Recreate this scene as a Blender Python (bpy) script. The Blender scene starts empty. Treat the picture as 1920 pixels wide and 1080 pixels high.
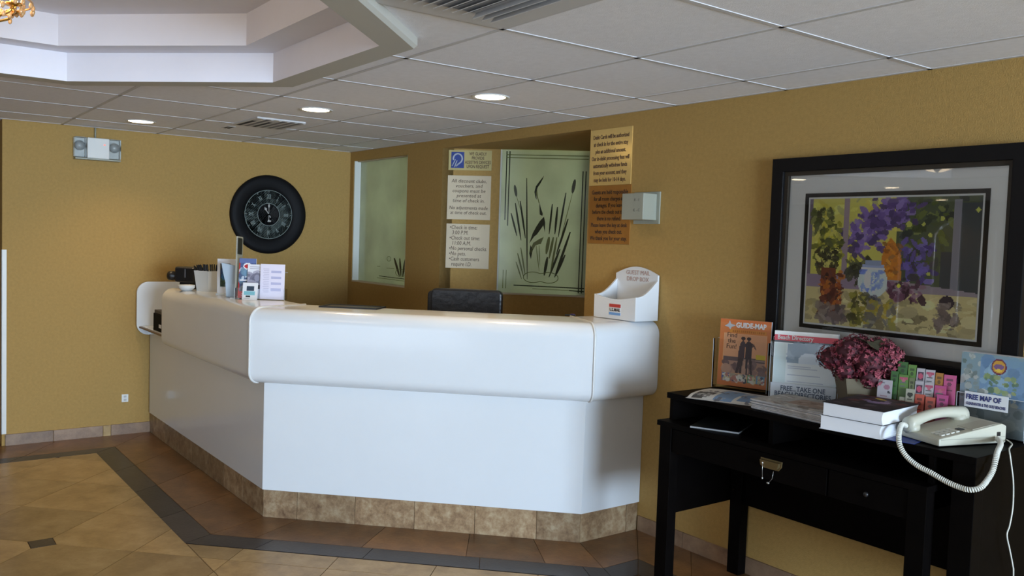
import bpy, bmesh, math, random
import numpy as np
from mathutils import Vector, Matrix
R2 = math.sqrt(2.0)
rnd = random.Random(7)
scene = bpy.context.scene
col = scene.collection

# ------------------------------------------------------------------ camera, world, daylight, exposure
cam_data = bpy.data.cameras.new('camera')
cam_data.sensor_width = 36.0
cam_data.lens = 36.0 * 1622.2 / 1920.0
cam = bpy.data.objects.new('camera', cam_data)
col.objects.link(cam)
yaw, pitch, roll = 0.9303, -0.0527, 0.0327
f = Vector((-math.cos(pitch) * math.sin(yaw), math.cos(pitch) * math.cos(yaw), math.sin(pitch)))
r0 = Vector((math.cos(yaw), math.sin(yaw), 0.0))
u0 = r0.cross(f)
cr, sr = math.cos(roll), math.sin(roll)
rv = cr * r0 + sr * u0
uv = -sr * r0 + cr * u0
m3 = Matrix((rv, uv, -f)).transposed()
cam.matrix_world = Matrix.Translation((7.075, -3.440, 1.577)) @ m3.to_4x4()
cam_data.clip_start = 0.05
scene.camera = cam

world = bpy.data.worlds.new('world')
scene.world = world
world.use_nodes = True
bgn = world.node_tree.nodes['Background']
bgn.inputs[0].default_value = (0.62, 0.76, 1.0, 1)
bgn.inputs[1].default_value = 1.0

DAY = 1650.0
OFFICE = 2.5
CAN = 4.0
def area(name, loc, target, sx, sy, energy, color):
    l = bpy.data.lights.new(name, 'AREA')
    l.shape = 'RECTANGLE'; l.size = sx; l.size_y = sy
    l.energy = energy; l.color = color
    o = bpy.data.objects.new(name, l)
    o.location = loc
    d = Vector(target) - Vector(loc)
    o.rotation_euler = d.to_track_quat('-Z', 'Y').to_euler()
    col.objects.link(o)
    return o
# daylight through the glazed front of the lobby, far to the side of the camera
area('window_daylight', (14.85, -2.7, 1.2), (0, -2.7, 1.2), 3.6, 2.1, DAY, (0.62, 0.80, 1.0))
# fill light added for the desk side, set at unseen entrance glazing behind the camera
area('entrance_fill', (6.6, -8.3, 1.2), (5.0, 0, 1.1), 3.0, 2.1, 62.0, (0.78, 0.88, 1.0))
# fluorescent light of the office behind the etched glass
area('office_light', (2.2, 2.6, 1.95), (2.0, 0.3, 1.65), 0.9, 0.7, 30.0 * OFFICE, (0.88, 1.0, 0.76))
area('office_light_back', (0.55, 1.3, 1.9), (0.55, 0, 1.7), 1.0, 0.8, 3.6 * OFFICE, (0.80, 1.0, 0.58))

scene.view_settings.view_transform = 'Standard'
scene.view_settings.look = 'None'
scene.view_settings.gamma = 1.0
scene.view_settings.use_curve_mapping = False
scene.view_settings.exposure = -0.38

# ------------------------------------------------------------------ materials
MATS = {}
def s2l(c):
    return tuple((x / 12.92) if x <= 0.04045 else ((x + 0.055) / 1.055) ** 2.4 for x in c)
def rgb(r, g, b):
    return s2l((r / 255.0, g / 255.0, b / 255.0))
def mat(name, c, rough=0.5, metal=0.0, coat=0.0, var=0.0, scale=8.0, bump=0.0, bscale=120.0, spec=0.5, c2=None, detail=4.0, emit=None, es=0.0):
    if name in MATS: return MATS[name]
    m = bpy.data.materials.new(name); m.use_nodes = True
    nt = m.node_tree; b = nt.nodes['Principled BSDF']
    b.inputs['Base Color'].default_value = (*c, 1)
    b.inputs['Roughness'].default_value = rough
    b.inputs['Metallic'].default_value = metal
    b.inputs['Coat Weight'].default_value = coat
    b.inputs['Coat Roughness'].default_value = 0.08
    b.inputs['Specular IOR Level'].default_value = spec
    if emit:
        b.inputs['Emission Color'].default_value = (*emit, 1)
        b.inputs['Emission Strength'].default_value = es
    if var > 0 or c2:
        tc = nt.nodes.new('ShaderNodeTexCoord')
        n = nt.nodes.new('ShaderNodeTexNoise')
        n.inputs['Scale'].default_value = scale
        n.inputs['Detail'].default_value = detail
        n.inputs['Roughness'].default_value = 0.65
        cr_ = nt.nodes.new('ShaderNodeValToRGB')
        cr_.color_ramp.elements[0].position = 0.32
        cr_.color_ramp.elements[1].position = 0.68
        a = c2 if c2 else tuple(x * (1 - var) for x in c)
        cr_.color_ramp.elements[0].color = (*a, 1)
        cr_.color_ramp.elements[1].color = (*(c if c2 else tuple(min(1, x * (1 + var)) for x in c)), 1)
        nt.links.new(tc.outputs['Object'], n.inputs['Vector'])
        nt.links.new(n.outputs['Fac'], cr_.inputs['Fac'])
        nt.links.new(cr_.outputs['Color'], b.inputs['Base Color'])
    if bump > 0:
        tc2 = nt.nodes.new('ShaderNodeTexCoord')
        n2 = nt.nodes.new('ShaderNodeTexNoise')
        n2.inputs['Scale'].default_value = bscale
        n2.inputs['Detail'].default_value = 3.0
        bp = nt.nodes.new('ShaderNodeBump')
        bp.inputs['Strength'].default_value = bump
        bp.inputs['Distance'].default_value = 0.01
        nt.links.new(tc2.outputs['Object'], n2.inputs['Vector'])
        nt.links.new(n2.outputs['Fac'], bp.inputs['Height'])
        nt.links.new(bp.outputs['Normal'], b.inputs['Normal'])
    MATS[name] = m
    return m
def stone(name, cs, rough=0.35, scale=5.0):
    """mottled ceramic tile; a random value per object shifts its tone"""
    m = bpy.data.materials.new(name); m.use_nodes = True
    nt = m.node_tree; b = nt.nodes['Principled BSDF']
    b.inputs['Roughness'].default_value = rough
    tc = nt.nodes.new('ShaderNodeTexCoord')
    oi = nt.nodes.new('ShaderNodeObjectInfo')
    ad = nt.nodes.new('ShaderNodeVectorMath'); ad.operation = 'ADD'
    ml = nt.nodes.new('ShaderNodeMath'); ml.operation = 'MULTIPLY'; ml.inputs[1].default_value = 37.0
    nt.links.new(oi.outputs['Random'], ml.inputs[0])
    nt.links.new(tc.outputs['Object'], ad.inputs[0]); nt.links.new(ml.outputs[0], ad.inputs[1])
    n = nt.nodes.new('ShaderNodeTexNoise'); n.inputs['Scale'].default_value = scale
    n.inputs['Detail'].default_value = 8.0; n.inputs['Roughness'].default_value = 0.7
    n.inputs['Distortion'].default_value = 0.12
    nt.links.new(ad.outputs[0], n.inputs['Vector'])
    rmp = nt.nodes.new('ShaderNodeValToRGB')
    els = rmp.color_ramp.elements
    els[0].position = 0.3; els[0].color = (*cs[0], 1)
    els[1].position = 0.7; els[1].color = (*cs[2], 1)
    e = els.new(0.5); e.color = (*cs[1], 1)
    nt.links.new(n.outputs['Fac'], rmp.inputs['Fac'])
    hsv = nt.nodes.new('ShaderNodeHueSaturation')
    mr = nt.nodes.new('ShaderNodeMapRange'); mr.inputs[3].default_value = 0.78; mr.inputs[4].default_value = 1.2
    nt.links.new(oi.outputs['Random'], mr.inputs[0])
    nt.links.new(mr.outputs[0], hsv.inputs['Value'])
    nt.links.new(rmp.outputs['Color'], hsv.inputs['Color'])
    nt.links.new(hsv.outputs['Color'], b.inputs['Base Color'])
    n3 = nt.nodes.new('ShaderNodeTexNoise'); n3.inputs['Scale'].default_value = 60.0
    bp = nt.nodes.new('ShaderNodeBump'); bp.inputs['Strength'].default_value = 0.08; bp.inputs['Distance'].default_value = 0.01
    nt.links.new(tc.outputs['Object'], n3.inputs['Vector']); nt.links.new(n3.outputs['Fac'], bp.inputs['Height'])
    nt.links.new(bp.outputs['Normal'], b.inputs['Normal'])
    return m
def frosted(name, c):
    m = bpy.data.materials.new(name); m.use_nodes = True
    nt = m.node_tree; nt.nodes.clear()
    out = nt.nodes.new('ShaderNodeOutputMaterial')
    tr = nt.nodes.new('ShaderNodeBsdfTranslucent')
    di = nt.nodes.new('ShaderNodeBsdfDiffuse')
    gl = nt.nodes.new('ShaderNodeBsdfGlossy'); gl.inputs['Roughness'].default_value = 0.12
    tc = nt.nodes.new('ShaderNodeTexCoord')
    n = nt.nodes.new('ShaderNodeTexNoise'); n.inputs['Scale'].default_value = 3.0; n.inputs['Detail'].default_value = 5
    rp = nt.nodes.new('ShaderNodeValToRGB')
    rp.color_ramp.elements[0].position = 0.3; rp.color_ramp.elements[0].color = (*[x * 0.78 for x in c], 1)
    rp.color_ramp.elements[1].position = 0.7; rp.color_ramp.elements[1].color = (*c, 1)
    nt.links.new(tc.outputs['Object'], n.inputs['Vector']); nt.links.new(n.outputs['Fac'], rp.inputs['Fac'])
    nt.links.new(rp.outputs['Color'], tr.inputs['Color']); nt.links.new(rp.outputs['Color'], di.inputs['Color'])
    m1 = nt.nodes.new('ShaderNodeMixShader'); m1.inputs[0].default_value = 0.4
    nt.links.new(tr.outputs[0], m1.inputs[1]); nt.links.new(di.outputs[0], m1.inputs[2])
    fr = nt.nodes.new('ShaderNodeFresnel'); fr.inputs[0].default_value = 1.45
    m2 = nt.nodes.new('ShaderNodeMixShader')
    nt.links.new(fr.outputs[0], m2.inputs[0]); nt.links.new(m1.outputs[0], m2.inputs[1]); nt.links.new(gl.outputs[0], m2.inputs[2])
    nt.links.new(m2.outputs[0], out.inputs['Surface'])
    return m
def clear(name, tint=(0.985, 0.99, 0.99), rough=0.02, refl=1.0, ior=1.5):
    """thin clear sheet: transparent with a fresnel reflection"""
    m = bpy.data.materials.new(name); m.use_nodes = True
    nt = m.node_tree; nt.nodes.clear()
    out = nt.nodes.new('ShaderNodeOutputMaterial')
    t = nt.nodes.new('ShaderNodeBsdfTransparent'); t.inputs['Color'].default_value = (*tint, 1)
    g = nt.nodes.new('ShaderNodeBsdfGlossy'); g.inputs['Roughness'].default_value = rough
    g.inputs['Color'].default_value = (refl, refl, refl, 1)
    fr = nt.nodes.new('ShaderNodeFresnel'); fr.inputs[0].default_value = ior
    mx = nt.nodes.new('ShaderNodeMixShader')
    nt.links.new(fr.outputs[0], mx.inputs[0]); nt.links.new(t.outputs[0], mx.inputs[1]); nt.links.new(g.outputs[0], mx.inputs[2])
    nt.links.new(mx.outputs[0], out.inputs['Surface'])
    return m
def printed(name, rough=0.45):
    m = bpy.data.materials.new(name); m.use_nodes = True
    nt = m.node_tree; b = nt.nodes['Principled BSDF']
    a = nt.nodes.new('ShaderNodeAttribute'); a.attribute_name = 'Col'
    nt.links.new(a.outputs['Color'], b.inputs['Base Color'])
    b.inputs['Roughness'].default_value = rough
    return m
def glow(name, c, s):
    m = bpy.data.materials.new(name); m.use_nodes = True
    nt = m.node_tree; nt.nodes.clear()
    out = nt.nodes.new('ShaderNodeOutputMaterial'); e = nt.nodes.new('ShaderNodeEmission')
    e.inputs[0].default_value = (*c, 1); e.inputs[1].default_value = s
    nt.links.new(e.outputs[0], out.inputs['Surface'])
    return m

WALL = mat('gold_wall_paint', (0.41, 0.258, 0.082), 0.75, var=0.07, scale=55.0, bump=0.25, bscale=180.0, spec=0.3)
CEIL = mat('ceiling_tile_white', (0.87, 0.885, 0.95), 0.9, var=0.03, scale=30, bump=0.2, bscale=260.0, spec=0.1)
GRID = mat('ceiling_grid_white', (0.60, 0.60, 0.62), 0.7)
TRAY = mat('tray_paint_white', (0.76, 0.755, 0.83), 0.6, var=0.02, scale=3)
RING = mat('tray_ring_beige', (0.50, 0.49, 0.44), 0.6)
LAM = mat('white_laminate', (0.74, 0.77, 0.80), 0.22, coat=0.35, var=0.012, scale=2.5)
LAMTRIM = mat('white_edge_trim', (0.72, 0.73, 0.72), 0.35)
FIELD = stone('field_tile', (rgb(140, 114, 72), rgb(166, 138, 92), rgb(186, 160, 114)), 0.32, 6.0)
BORDER = stone('border_tile', (rgb(92, 62, 36), rgb(116, 82, 50), rgb(140, 100, 62)), 0.32, 7.0)
STRIPM = stone('dark_strip_tile', (rgb(44, 38, 36), rgb(54, 48, 46), rgb(64, 58, 56)), 0.34, 6.0)
KICK = stone('kick_tile', (rgb(104, 78, 56), rgb(148, 122, 92), rgb(178, 160, 130)), 0.4, 16.0)
BASE = stone('base_tile', (rgb(112, 88, 70), rgb(138, 112, 90), rgb(156, 130, 104)), 0.4, 8.0)
GROUT = mat('grout', rgb(92, 70, 46), 0.9)
GLASSF = frosted('frosted_green_glass', (0.76, 0.80, 0.68))
ETCH = mat('etched_office_dark', (0.022, 0.032, 0.018), 0.08)  # opaque dark colour for the dark office seen through clear glass
ETCHL = mat('clear_etched_olive', (0.16, 0.19, 0.06), 0.15)
ETCHW = mat('etched_rim_pale', (0.6, 0.68, 0.56), 0.4)
JAMB = mat('window_jamb_white', (0.66, 0.68, 0.64), 0.5)
JAMBW = mat('window_sill_cream', (0.55, 0.48, 0.36), 0.5)
BLACKWOOD = mat('espresso_wood', (0.0024, 0.0018, 0.0017), 0.5, var=0.25, scale=14, spec=0.05)
BLACK = mat('satin_black', (0.008, 0.008, 0.009), 0.4)
FRAMEBLK = mat('frame_black', (0.005, 0.0045, 0.005), 0.45, spec=.2)
FRAMEBRN = mat('frame_inner_bronze', (0.02, 0.014, 0.008), 0.5)
LEATHER = mat('black_leather', (0.012, 0.012, 0.014), 0.33, bump=0.35, bscale=24.0)
BRASS = mat('polished_brass', (0.96, 0.68, 0.25), 0.20, metal=0.6, var=0.05, scale=5)
COPPER = mat('aged_copper_plate', (0.46, 0.215, 0.05), 0.4, metal=0.55, var=0.1, scale=6)
INK = mat('dark_ink', (0.035, 0.022, 0.018), 0.6)
INKB = mat('brown_ink', (0.085, 0.045, 0.03), 0.6)
CREAM = mat('cream_sign', (0.66, 0.56, 0.40), 0.5)
GOLDSIGN = mat('gold_sign', (0.50, 0.42, 0.18), 0.4)
BLUE = mat('sign_blue', (0.03, 0.06, 0.26), 0.45)
WHITEP = mat('white_plastic', (0.72, 0.73, 0.71), 0.4)
PHONE = mat('beige_phone_plastic', (0.50, 0.49, 0.40), 0.42)
PHONED = mat('phone_grey_keys', (0.62, 0.62, 0.56), 0.4)
GREYBOX = mat('grey_box_plastic', (0.33, 0.34, 0.28), 0.4)
PAPER = mat('white_paper', (0.74, 0.76, 0.80), 0.7)
PAPERG = mat('newsprint', (0.58, 0.58, 0.60), 0.8, var=0.25, scale=40, c2=(0.40, 0.39, 0.39))
ACRYL = clear('clear_acrylic', ior=1.22)
PGLASS = clear('picture_glass')
EDGE = mat('acrylic_edge', (0.62, 0.66, 0.68), 0.1)
PRINT = printed('printed_paper', 0.4)
PRINTM = printed('matte_print', 0.7)
MATB = mat('mat_board_white', (0.88, 0.90, 0.90), 0.8)
MATK = mat('mat_board_black', (0.008, 0.008, 0.008), 0.8)
SILVER = mat('silver_hand', (0.62, 0.62, 0.60), 0.3, metal=0.8)
CHROME = mat('chrome', (0.78, 0.78, 0.78), 0.12, metal=1.0)
GOLD = mat('chandelier_gold', (0.75, 0.46, 0.14), 0.22, metal=1.0)
CRYSTAL = mat('amber_crystal', (0.62, 0.36, 0.16), 0.05, coat=0.6)
BULB = glow('bulb_glow', (1.0, 0.66, 0.33), 28.0)
CANGLOW = glow('downlight_glow', (1.0, 0.80, 0.52), 22.0)
CANTRIM = mat('downlight_trim', (0.72, 0.70, 0.66), 0.35)
DARKV = mat('vent_shadow', (0.03, 0.03, 0.035), 0.8)  # shade inside vent openings, given as a dark colour
VENTW = mat('vent_white', (0.60, 0.60, 0.61), 0.5)
RED = mat('print_red', (0.50, 0.05, 0.04), 0.5)
MAILBLUE = mat('mail_blue', (0.16, 0.34, 0.66), 0.5)
WHITEINK = mat('white_ink', (0.72, 0.74, 0.76), 0.5)
POTTAN = mat('tan_ceramic', (0.12, 0.095, 0.055), 0.7, var=0.06, scale=9)
LEAF = mat('dark_leaf', (0.05, 0.045, 0.025), 0.6)
PETALS = [mat('petal_maroon', (0.115, 0.012, 0.022), 0.7), mat('petal_rose', (0.19, 0.022, 0.042), 0.7), mat('petal_pink', (0.30, 0.065, 0.085), 0.7), mat('petal_dark', (0.06, 0.009, 0.016), 0.7)]
HALLP = mat('hall_orange_paint', (0.30, 0.14, 0.03), 0.7, var=0.05, scale=40)
CLOCKF = mat('clock_grey_face', (0.15, 0.19, 0.175), 0.35, coat=0.15)
CLOCKN = mat('clock_numeral', (0.26, 0.31, 0.29), 0.5)
OAK = mat('shelf_edge_wood', (0.16, 0.10, 0.06), 0.45)
OUTSIDE = mat('glazing_frame_dark', (0.03, 0.03, 0.03), 0.4)
LENS = clear('lamp_lens', (0.80, 0.82, 0.82), 0.15)
LED = glow('red_led', (1.0, 0.12, 0.08), 3.0)

# ------------------------------------------------------------------ mesh helpers
class MB:
    def __init__(self): self.v = []; self.f = []; self.m = []; self.s = []; self.M = Matrix.Identity(4); self.mi = 0
    def add(self, vs, fs, smooth=False):
        k = len(self.v)
        for p in vs: self.v.append(tuple(self.M @ Vector(p)))
        for q in fs:
            self.f.append(tuple(i + k for i in q)); self.m.append(self.mi); self.s.append(smooth)
        return self
    def box(self, x0, x1, y0, y1, z0, z1):
        if x0 > x1: x0, x1 = x1, x0
        if y0 > y1: y0, y1 = y1, y0
        if z0 > z1: z0, z1 = z1, z0
        vs = [(x0, y0, z0), (x1, y0, z0), (x1, y1, z0), (x0, y1, z0), (x0, y0, z1), (x1, y0, z1), (x1, y1, z1), (x0, y1, z1)]
        return self.add(vs, [(0, 3, 2, 1), (4, 5, 6, 7), (0, 1, 5, 4), (1, 2, 6, 5), (2, 3, 7, 6), (3, 0, 4, 7)])
    def prism(self, poly, z0, z1):
        a = sum(poly[i][0] * poly[(i + 1) % len(poly)][1] - poly[(i + 1) % len(poly)][0] * poly[i][1] for i in range(len(poly)))
        if a < 0: poly = poly[::-1]
        n = len(poly)
        vs = [(p[0], p[1], z0) for p in poly] + [(p[0], p[1], z1) for p in poly]
        fs = [tuple(range(n - 1, -1, -1)), tuple(range(n, 2 * n))] + [(i, (i + 1) % n, n + (i + 1) % n, n + i) for i in range(n)]
        return self.add(vs, fs)
    def plate(self, poly, y0, y1):
        """outline in x,z with thickness along y"""
        M = self.M
        self.M = M @ Matrix(((1, 0, 0, 0), (0, 0, 1, 0), (0, 1, 0, 0), (0, 0, 0, 1)))
        a = sum(poly[i][0] * poly[(i + 1) % len(poly)][1] - poly[(i + 1) % len(poly)][0] * poly[i][1] for i in range(len(poly)))
        if a > 0: poly = poly[::-1]
        n = len(poly)
        if y0 > y1: y0, y1 = y1, y0
        vs = [(p[0], p[1], y0) for p in poly] + [(p[0], p[1], y1) for p in poly]
        fs = [tuple(range(n)), tuple(range(2 * n - 1, n - 1, -1))] + [(i, n + i, n + (i + 1) % n, (i + 1) % n) for i in range(n)]
        # orientation is fixed by recalc in build
        self.add(vs, fs); self.M = M
        return self
    def tube(self, path, r, n=8, caps=True, closed=False):
        P = [Vector(p) for p in path]; L = len(P)
        vs = []; up = None
        for i in range(L):
            t = (P[(i + 1) % L] - P[i - 1]) if closed else (P[min(i + 1, L - 1)] - P[max(i - 1, 0)])
            if t.length < 1e-9: t = Vector((0, 0, 1))
            t.normalize()
            if up is None:
                up = Vector((0, 0, 1)) if abs(t.z) < 0.9 else Vector((1, 0, 0))
            a = up - t * up.dot(t)
            if a.length < 1e-6: a = t.orthogonal()
            a.normalize(); b = t.cross(a); up = a
            rr = r[i] if isinstance(r, (list, tuple)) else r
            for k in range(n):
                w = 2 * math.pi * k / n
                vs.append(P[i] + (a * math.cos(w) + b * math.sin(w)) * rr)
        fs = []
        for i in range(L if closed else L - 1):
            j = (i + 1) % L
            for k in range(n): fs.append((i * n + k, i * n + (k + 1) % n, j * n + (k + 1) % n, j * n + k))
        if caps and not closed:
            fs.append(tuple(range(n - 1, -1, -1))); fs.append(tuple((L - 1) * n + k for k in range(n)))
        return self.add(vs, fs, True)
    def lathe(self, prof, n=24):
        vs = []; fs = []
        for (r, z) in prof:
            for k in range(n):
                w = 2 * math.pi * k / n; vs.append((r * math.cos(w), r * math.sin(w), z))
        for i in range(len(prof) - 1):
            for k in range(n): fs.append((i * n + k, i * n + (k + 1) % n, (i + 1) * n + (k + 1) % n, (i + 1) * n + k))
        if prof[0][0] > 1e-6: fs.append(tuple(range(n - 1, -1, -1)))
        if prof[-1][0] > 1e-6: fs.append(tuple((len(prof) - 1) * n + k for k in range(n)))
        return self.add(vs, fs, True)
    def ball(self, c, rx, ry, rz, n=12, m=8):
        M = self.M
        self.M = M @ Matrix.Translation(c) @ Matrix.Diagonal((rx, ry, rz, 1))
        self.lathe([(max(1e-7, math.sin(math.pi * i / m)), -math.cos(math.pi * i / m)) for i in range(m + 1)], n)
        self.M = M
        return self
    def build(self, name, mats, parent=None, bevel=0.0, seg=2, recalc=True, loc=None):
        me = bpy.data.meshes.new(name)
        me.from_pydata(self.v, [], self.f)
        if not isinstance(mats, (list, tuple)): mats = [mats]
        for m in mats: me.materials.append(m)
        for p, i, s in zip(me.polygons, self.m, self.s):
            p.material_index = i; p.use_smooth = s
        bm = bmesh.new(); bm.from_mesh(me)
        bmesh.ops.remove_doubles(bm, verts=bm.verts, dist=1e-6)
        if recalc: bmesh.ops.recalc_face_normals(bm, faces=bm.faces)
        if bevel > 0:
            es = [e for e in bm.edges if len(e.link_faces) == 2 and e.calc_face_angle(0) > 0.5]
            bmesh.ops.bevel(bm, geom=es, offset=bevel, segments=seg, affect='EDGES', profile=0.6, clamp_overlap=True)
        bm.to_mesh(me); bm.free()
        o = bpy.data.objects.new(name, me)
        col.objects.link(o)
        if parent is not None: o.parent = parent
        if loc is not None: o.location = loc
        return o
def box(name, m, parent, x0, x1, y0, y1, z0, z1, bevel=0.0):
    return MB().box(x0, x1, y0, y1, z0, z1).build(name, m, parent, bevel)
def tag(o, label, cat, group=None):
    o['label'] = label; o['category'] = cat
    if group: o['group'] = group
    return o
def thing(name, label, cat, loc=(0, 0, 0), rz=0.0, group=None):
    o = bpy.data.objects.new(name, None); o.empty_display_size = 0.1
    o.location = loc; o.rotation_euler = (0, 0, rz); col.objects.link(o)
    return tag(o, label, cat, group)
def struct(o): o['kind'] = 'structure'; return o
def stuff(o): o['kind'] = 'stuff'; return o
def rrect(x0, x1, z0, z1, r, n=6):
    pts = []
    for cx, cz, a0 in ((x1 - r, z1 - r, 0), (x0 + r, z1 - r, 90), (x0 + r, z0 + r, 180), (x1 - r, z0 + r, 270)):
        for i in range(n + 1):
            a = math.radians(a0 + 90 * i / n); pts.append((cx + r * math.cos(a), cz + r * math.sin(a)))
    return pts
def lettering(name, body, m, parent, size, loc, rot=(math.pi / 2, 0, 0), align='CENTER', line=1.0, sx=1.0, depth=0.0004, shear=0.0, fit=None, bold=0.0):
    """words as a thin raised mesh; local text lies in x,z facing -y"""
    cu = bpy.data.curves.new(name, 'FONT')
    cu.body = body; cu.size = size; cu.align_x = align; cu.align_y = 'CENTER'; cu.space_line = line
    cu.extrude = depth; cu.resolution_u = 2; cu.shear = shear; cu.offset = bold
    o = bpy.data.objects.new(name, cu); col.objects.link(o)
    dg = bpy.context.evaluated_depsgraph_get()
    me = bpy.data.meshes.new_from_object(o.evaluated_get(dg))
    bpy.data.objects.remove(o)
    if fit and len(me.vertices):
        xs = [v.co.x for v in me.vertices]; wd = max(xs) - min(xs)
        if wd > 0: sx = fit / wd
    me.transform(Matrix.Diagonal((sx, 1, 1, 1)))
    me.materials.clear(); me.materials.append(m)
    t = bpy.data.objects.new(name, me); col.objects.link(t)
    t.parent = parent; t.location = loc; t.rotation_euler = rot
    return t
class Canvas:
    """small painted picture, turned into a coloured sheet"""
    def __init__(self, nx, ny, c):
        self.nx, self.ny = nx, ny
        self.a = np.ones((ny, nx, 3)) * np.array(c) / 255.0
        self.X, self.Y = np.meshgrid((np.arange(nx) + .5) / nx, (np.arange(ny) + .5) / ny)
    def _put(self, mask, c, k=1.0):
        self.a[mask] = self.a[mask] * (1 - k) + np.array(c) / 255.0 * k
    def rect(self, x0, y0, x1, y1, c, k=1.0): self._put((self.X >= x0) & (self.X < x1) & (self.Y >= y0) & (self.Y < y1), c, k)
    def ell(self, cx, cy, rx, ry, c, rot=0.0, k=1.0):
        asp = self.ny / self.nx
        dx, dy = self.X - cx, (self.Y - cy) * asp
        ca, sa = math.cos(rot), math.sin(rot)
        a, b = dx * ca + dy * sa, -dx * sa + dy * ca
        self._put((a / rx) ** 2 + (b / (ry * asp)) ** 2 < 1, c, k)
    def poly(self, pts, c, k=1.0):
        ins = np.zeros(self.X.shape, bool); n = len(pts)
        for i in range(n):
            x0, y0 = pts[i]; x1, y1 = pts[(i + 1) % n]
            if y0 == y1: continue
            cond = ((y0 > self.Y) != (y1 > self.Y)) & (self.X < (x1 - x0) * (self.Y - y0) / (y1 - y0) + x0)
            ins ^= cond
        self._put(ins, c, k)
    def daubs(self, n, reg, cols, size, seed, k=0.85, rot=None):
        rr = random.Random(seed); x0, y0, x1, y1 = reg
        for _ in range(n):
            c = rr.choice(cols); j = rr.randint(-14, 14)
            c = tuple(max(0, min(255, q + j)) for q in c)
            s = size * rr.uniform(0.5, 1.4)
            self.ell(rr.uniform(x0, x1), rr.uniform(y0, y1), s, s * rr.uniform(0.4, 0.9), c, rr.uniform(-1.4, 1.4) if rot is None else rot + rr.uniform(-.3, .3), k)
    def sheet(self, name, w, h, m, parent, loc=(0, 0, 0), rot=(0, 0, 0), gain=1.0):
        """sheet in local x,z facing -y, lower left corner at loc"""
        nx, ny = self.nx, self.ny
        gx, gz = np.meshgrid(np.linspace(0, w, nx + 1), np.linspace(h, 0, ny + 1))
        vs = np.stack([gx.ravel(), np.zeros(gx.size), gz.ravel()], 1)
        idx = np.arange((nx + 1) * (ny + 1)).reshape(ny + 1, nx + 1)
        fs = np.stack([idx[1:, :-1].ravel(), idx[1:, 1:].ravel(), idx[:-1, 1:].ravel(), idx[:-1, :-1].ravel()], 1)
        me = bpy.data.meshes.new(name); me.from_pydata(vs.tolist(), [], fs.tolist())
        c = np.clip(self.a.reshape(-1, 3), 0, 1)
        lin = np.minimum(0.9, gain * np.where(c <= 0.04045, c / 12.92, ((c + 0.055) / 1.055) ** 2.4))
        cc = np.concatenate([np.repeat(lin, 4, 0), np.ones((lin.shape[0] * 4, 1))], 1).astype(np.float32)
        at = me.color_attributes.new('Col', 'FLOAT_COLOR', 'CORNER'); at.data.foreach_set('color', cc.ravel())
        me.materials.append(m)
        o = bpy.data.objects.new(name, me); col.objects.link(o)
        o.parent = parent; o.location = loc; o.rotation_euler = rot
        return o
def clip(poly, a, b, c):
    """keep the part of a convex polygon where a*x+b*y<=c"""
    out = []
    for i in range(len(poly)):
        p, q = poly[i], poly[(i + 1) % len(poly)]
        dp, dq = a * p[0] + b * p[1] - c, a * q[0] + b * q[1] - c
        if dp <= 0: out.append(p)
        if (dp < 0 < dq) or (dq < 0 < dp):
            t = dp / (dp - dq); out.append((p[0] + t * (q[0] - p[0]), p[1] + t * (q[1] - p[1])))
    return out
def parea(p):
    return 0.5 * abs(sum(p[i][0] * p[(i + 1) % len(p)][1] - p[(i + 1) % len(p)][0] * p[i][1] for i in range(len(p)))) if len(p) > 2 else 0
def inset(poly, d):
    """shrink a convex polygon by d"""
    n = len(poly); a = sum(poly[i][0] * poly[(i + 1) % n][1] - poly[(i + 1) % n][0] * poly[i][1] for i in range(n))
    if a < 0: poly = poly[::-1]
    out = list(poly)
    for i in range(n):
        p, q = poly[i], poly[(i + 1) % n]
        ex, ey = q[0] - p[0], q[1] - p[1]; L = math.hypot(ex, ey)
        if L < 1e-6: continue
        nx, ny = ey / L, -ex / L
        out = clip(out, nx, ny, nx * p[0] + ny * p[1] - d)
        if len(out) < 3: return []
    return out

# ------------------------------------------------------------------ room shell
H = 2.326
XW, YB = 15.0, -8.5
# floor: grout bed with tiles as parts
floor = struct(box('floor', GROUT, None, -3.2, XW + .1, YB, 3.3, -0.06, -0.003))
def tile(name, poly, z0, z1, m, parent, gap=0.002, bevel=0.0):
    p = inset(poly, gap)
    if len(p) < 3 or parea(p) < 2e-4: return None
    cx = sum(q[0] for q in p) / len(p); cy = sum(q[1] for q in p) / len(p)
    mb = MB(); mb.prism([(q[0] - cx, q[1] - cy) for q in p], z0, z1)
    return mb.build(name, m, parent, bevel, seg=1, loc=(cx, cy, 0))
TS = 0.496
s0, t0 = 0.17, 3.565
PANEL_Y, PANEL_C, PANEL_X = -1.685, 4.14, 3.712      # counter panel planes: y, x-y, x
def field_pieces(poly):
    """field = everything outside the dark strip: three convex zones"""
    out = []
    base = clip(poly, -1, 0, -0.52)
    if len(base) < 3: return out
    A = clip(base, 0, 1, -2.155)                       # below the left run
    if len(A) > 2: out.append(A)
    rest = clip(base, 0, -1, 2.155)
    rest = clip(rest, -1, 1, -4.82)                    # in front of the slanted run
    if len(rest) > 2:
        B = clip(rest, 0, 1, -0.655)
        if len(B) > 2: out.append(B)
        C2 = clip(rest, 0, -1, 0.655)
        C2 = clip(C2, -1, 0, -4.16) if len(C2) > 2 else []
        C2 = clip(C2, 0, 1, -0.475) if len(C2) > 2 else []
        if len(C2) > 2: out.append(C2)
    return out
cdot = ((s0 - TS + t0) / R2, (s0 - TS - t0) / R2)
HD = 0.056
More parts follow.
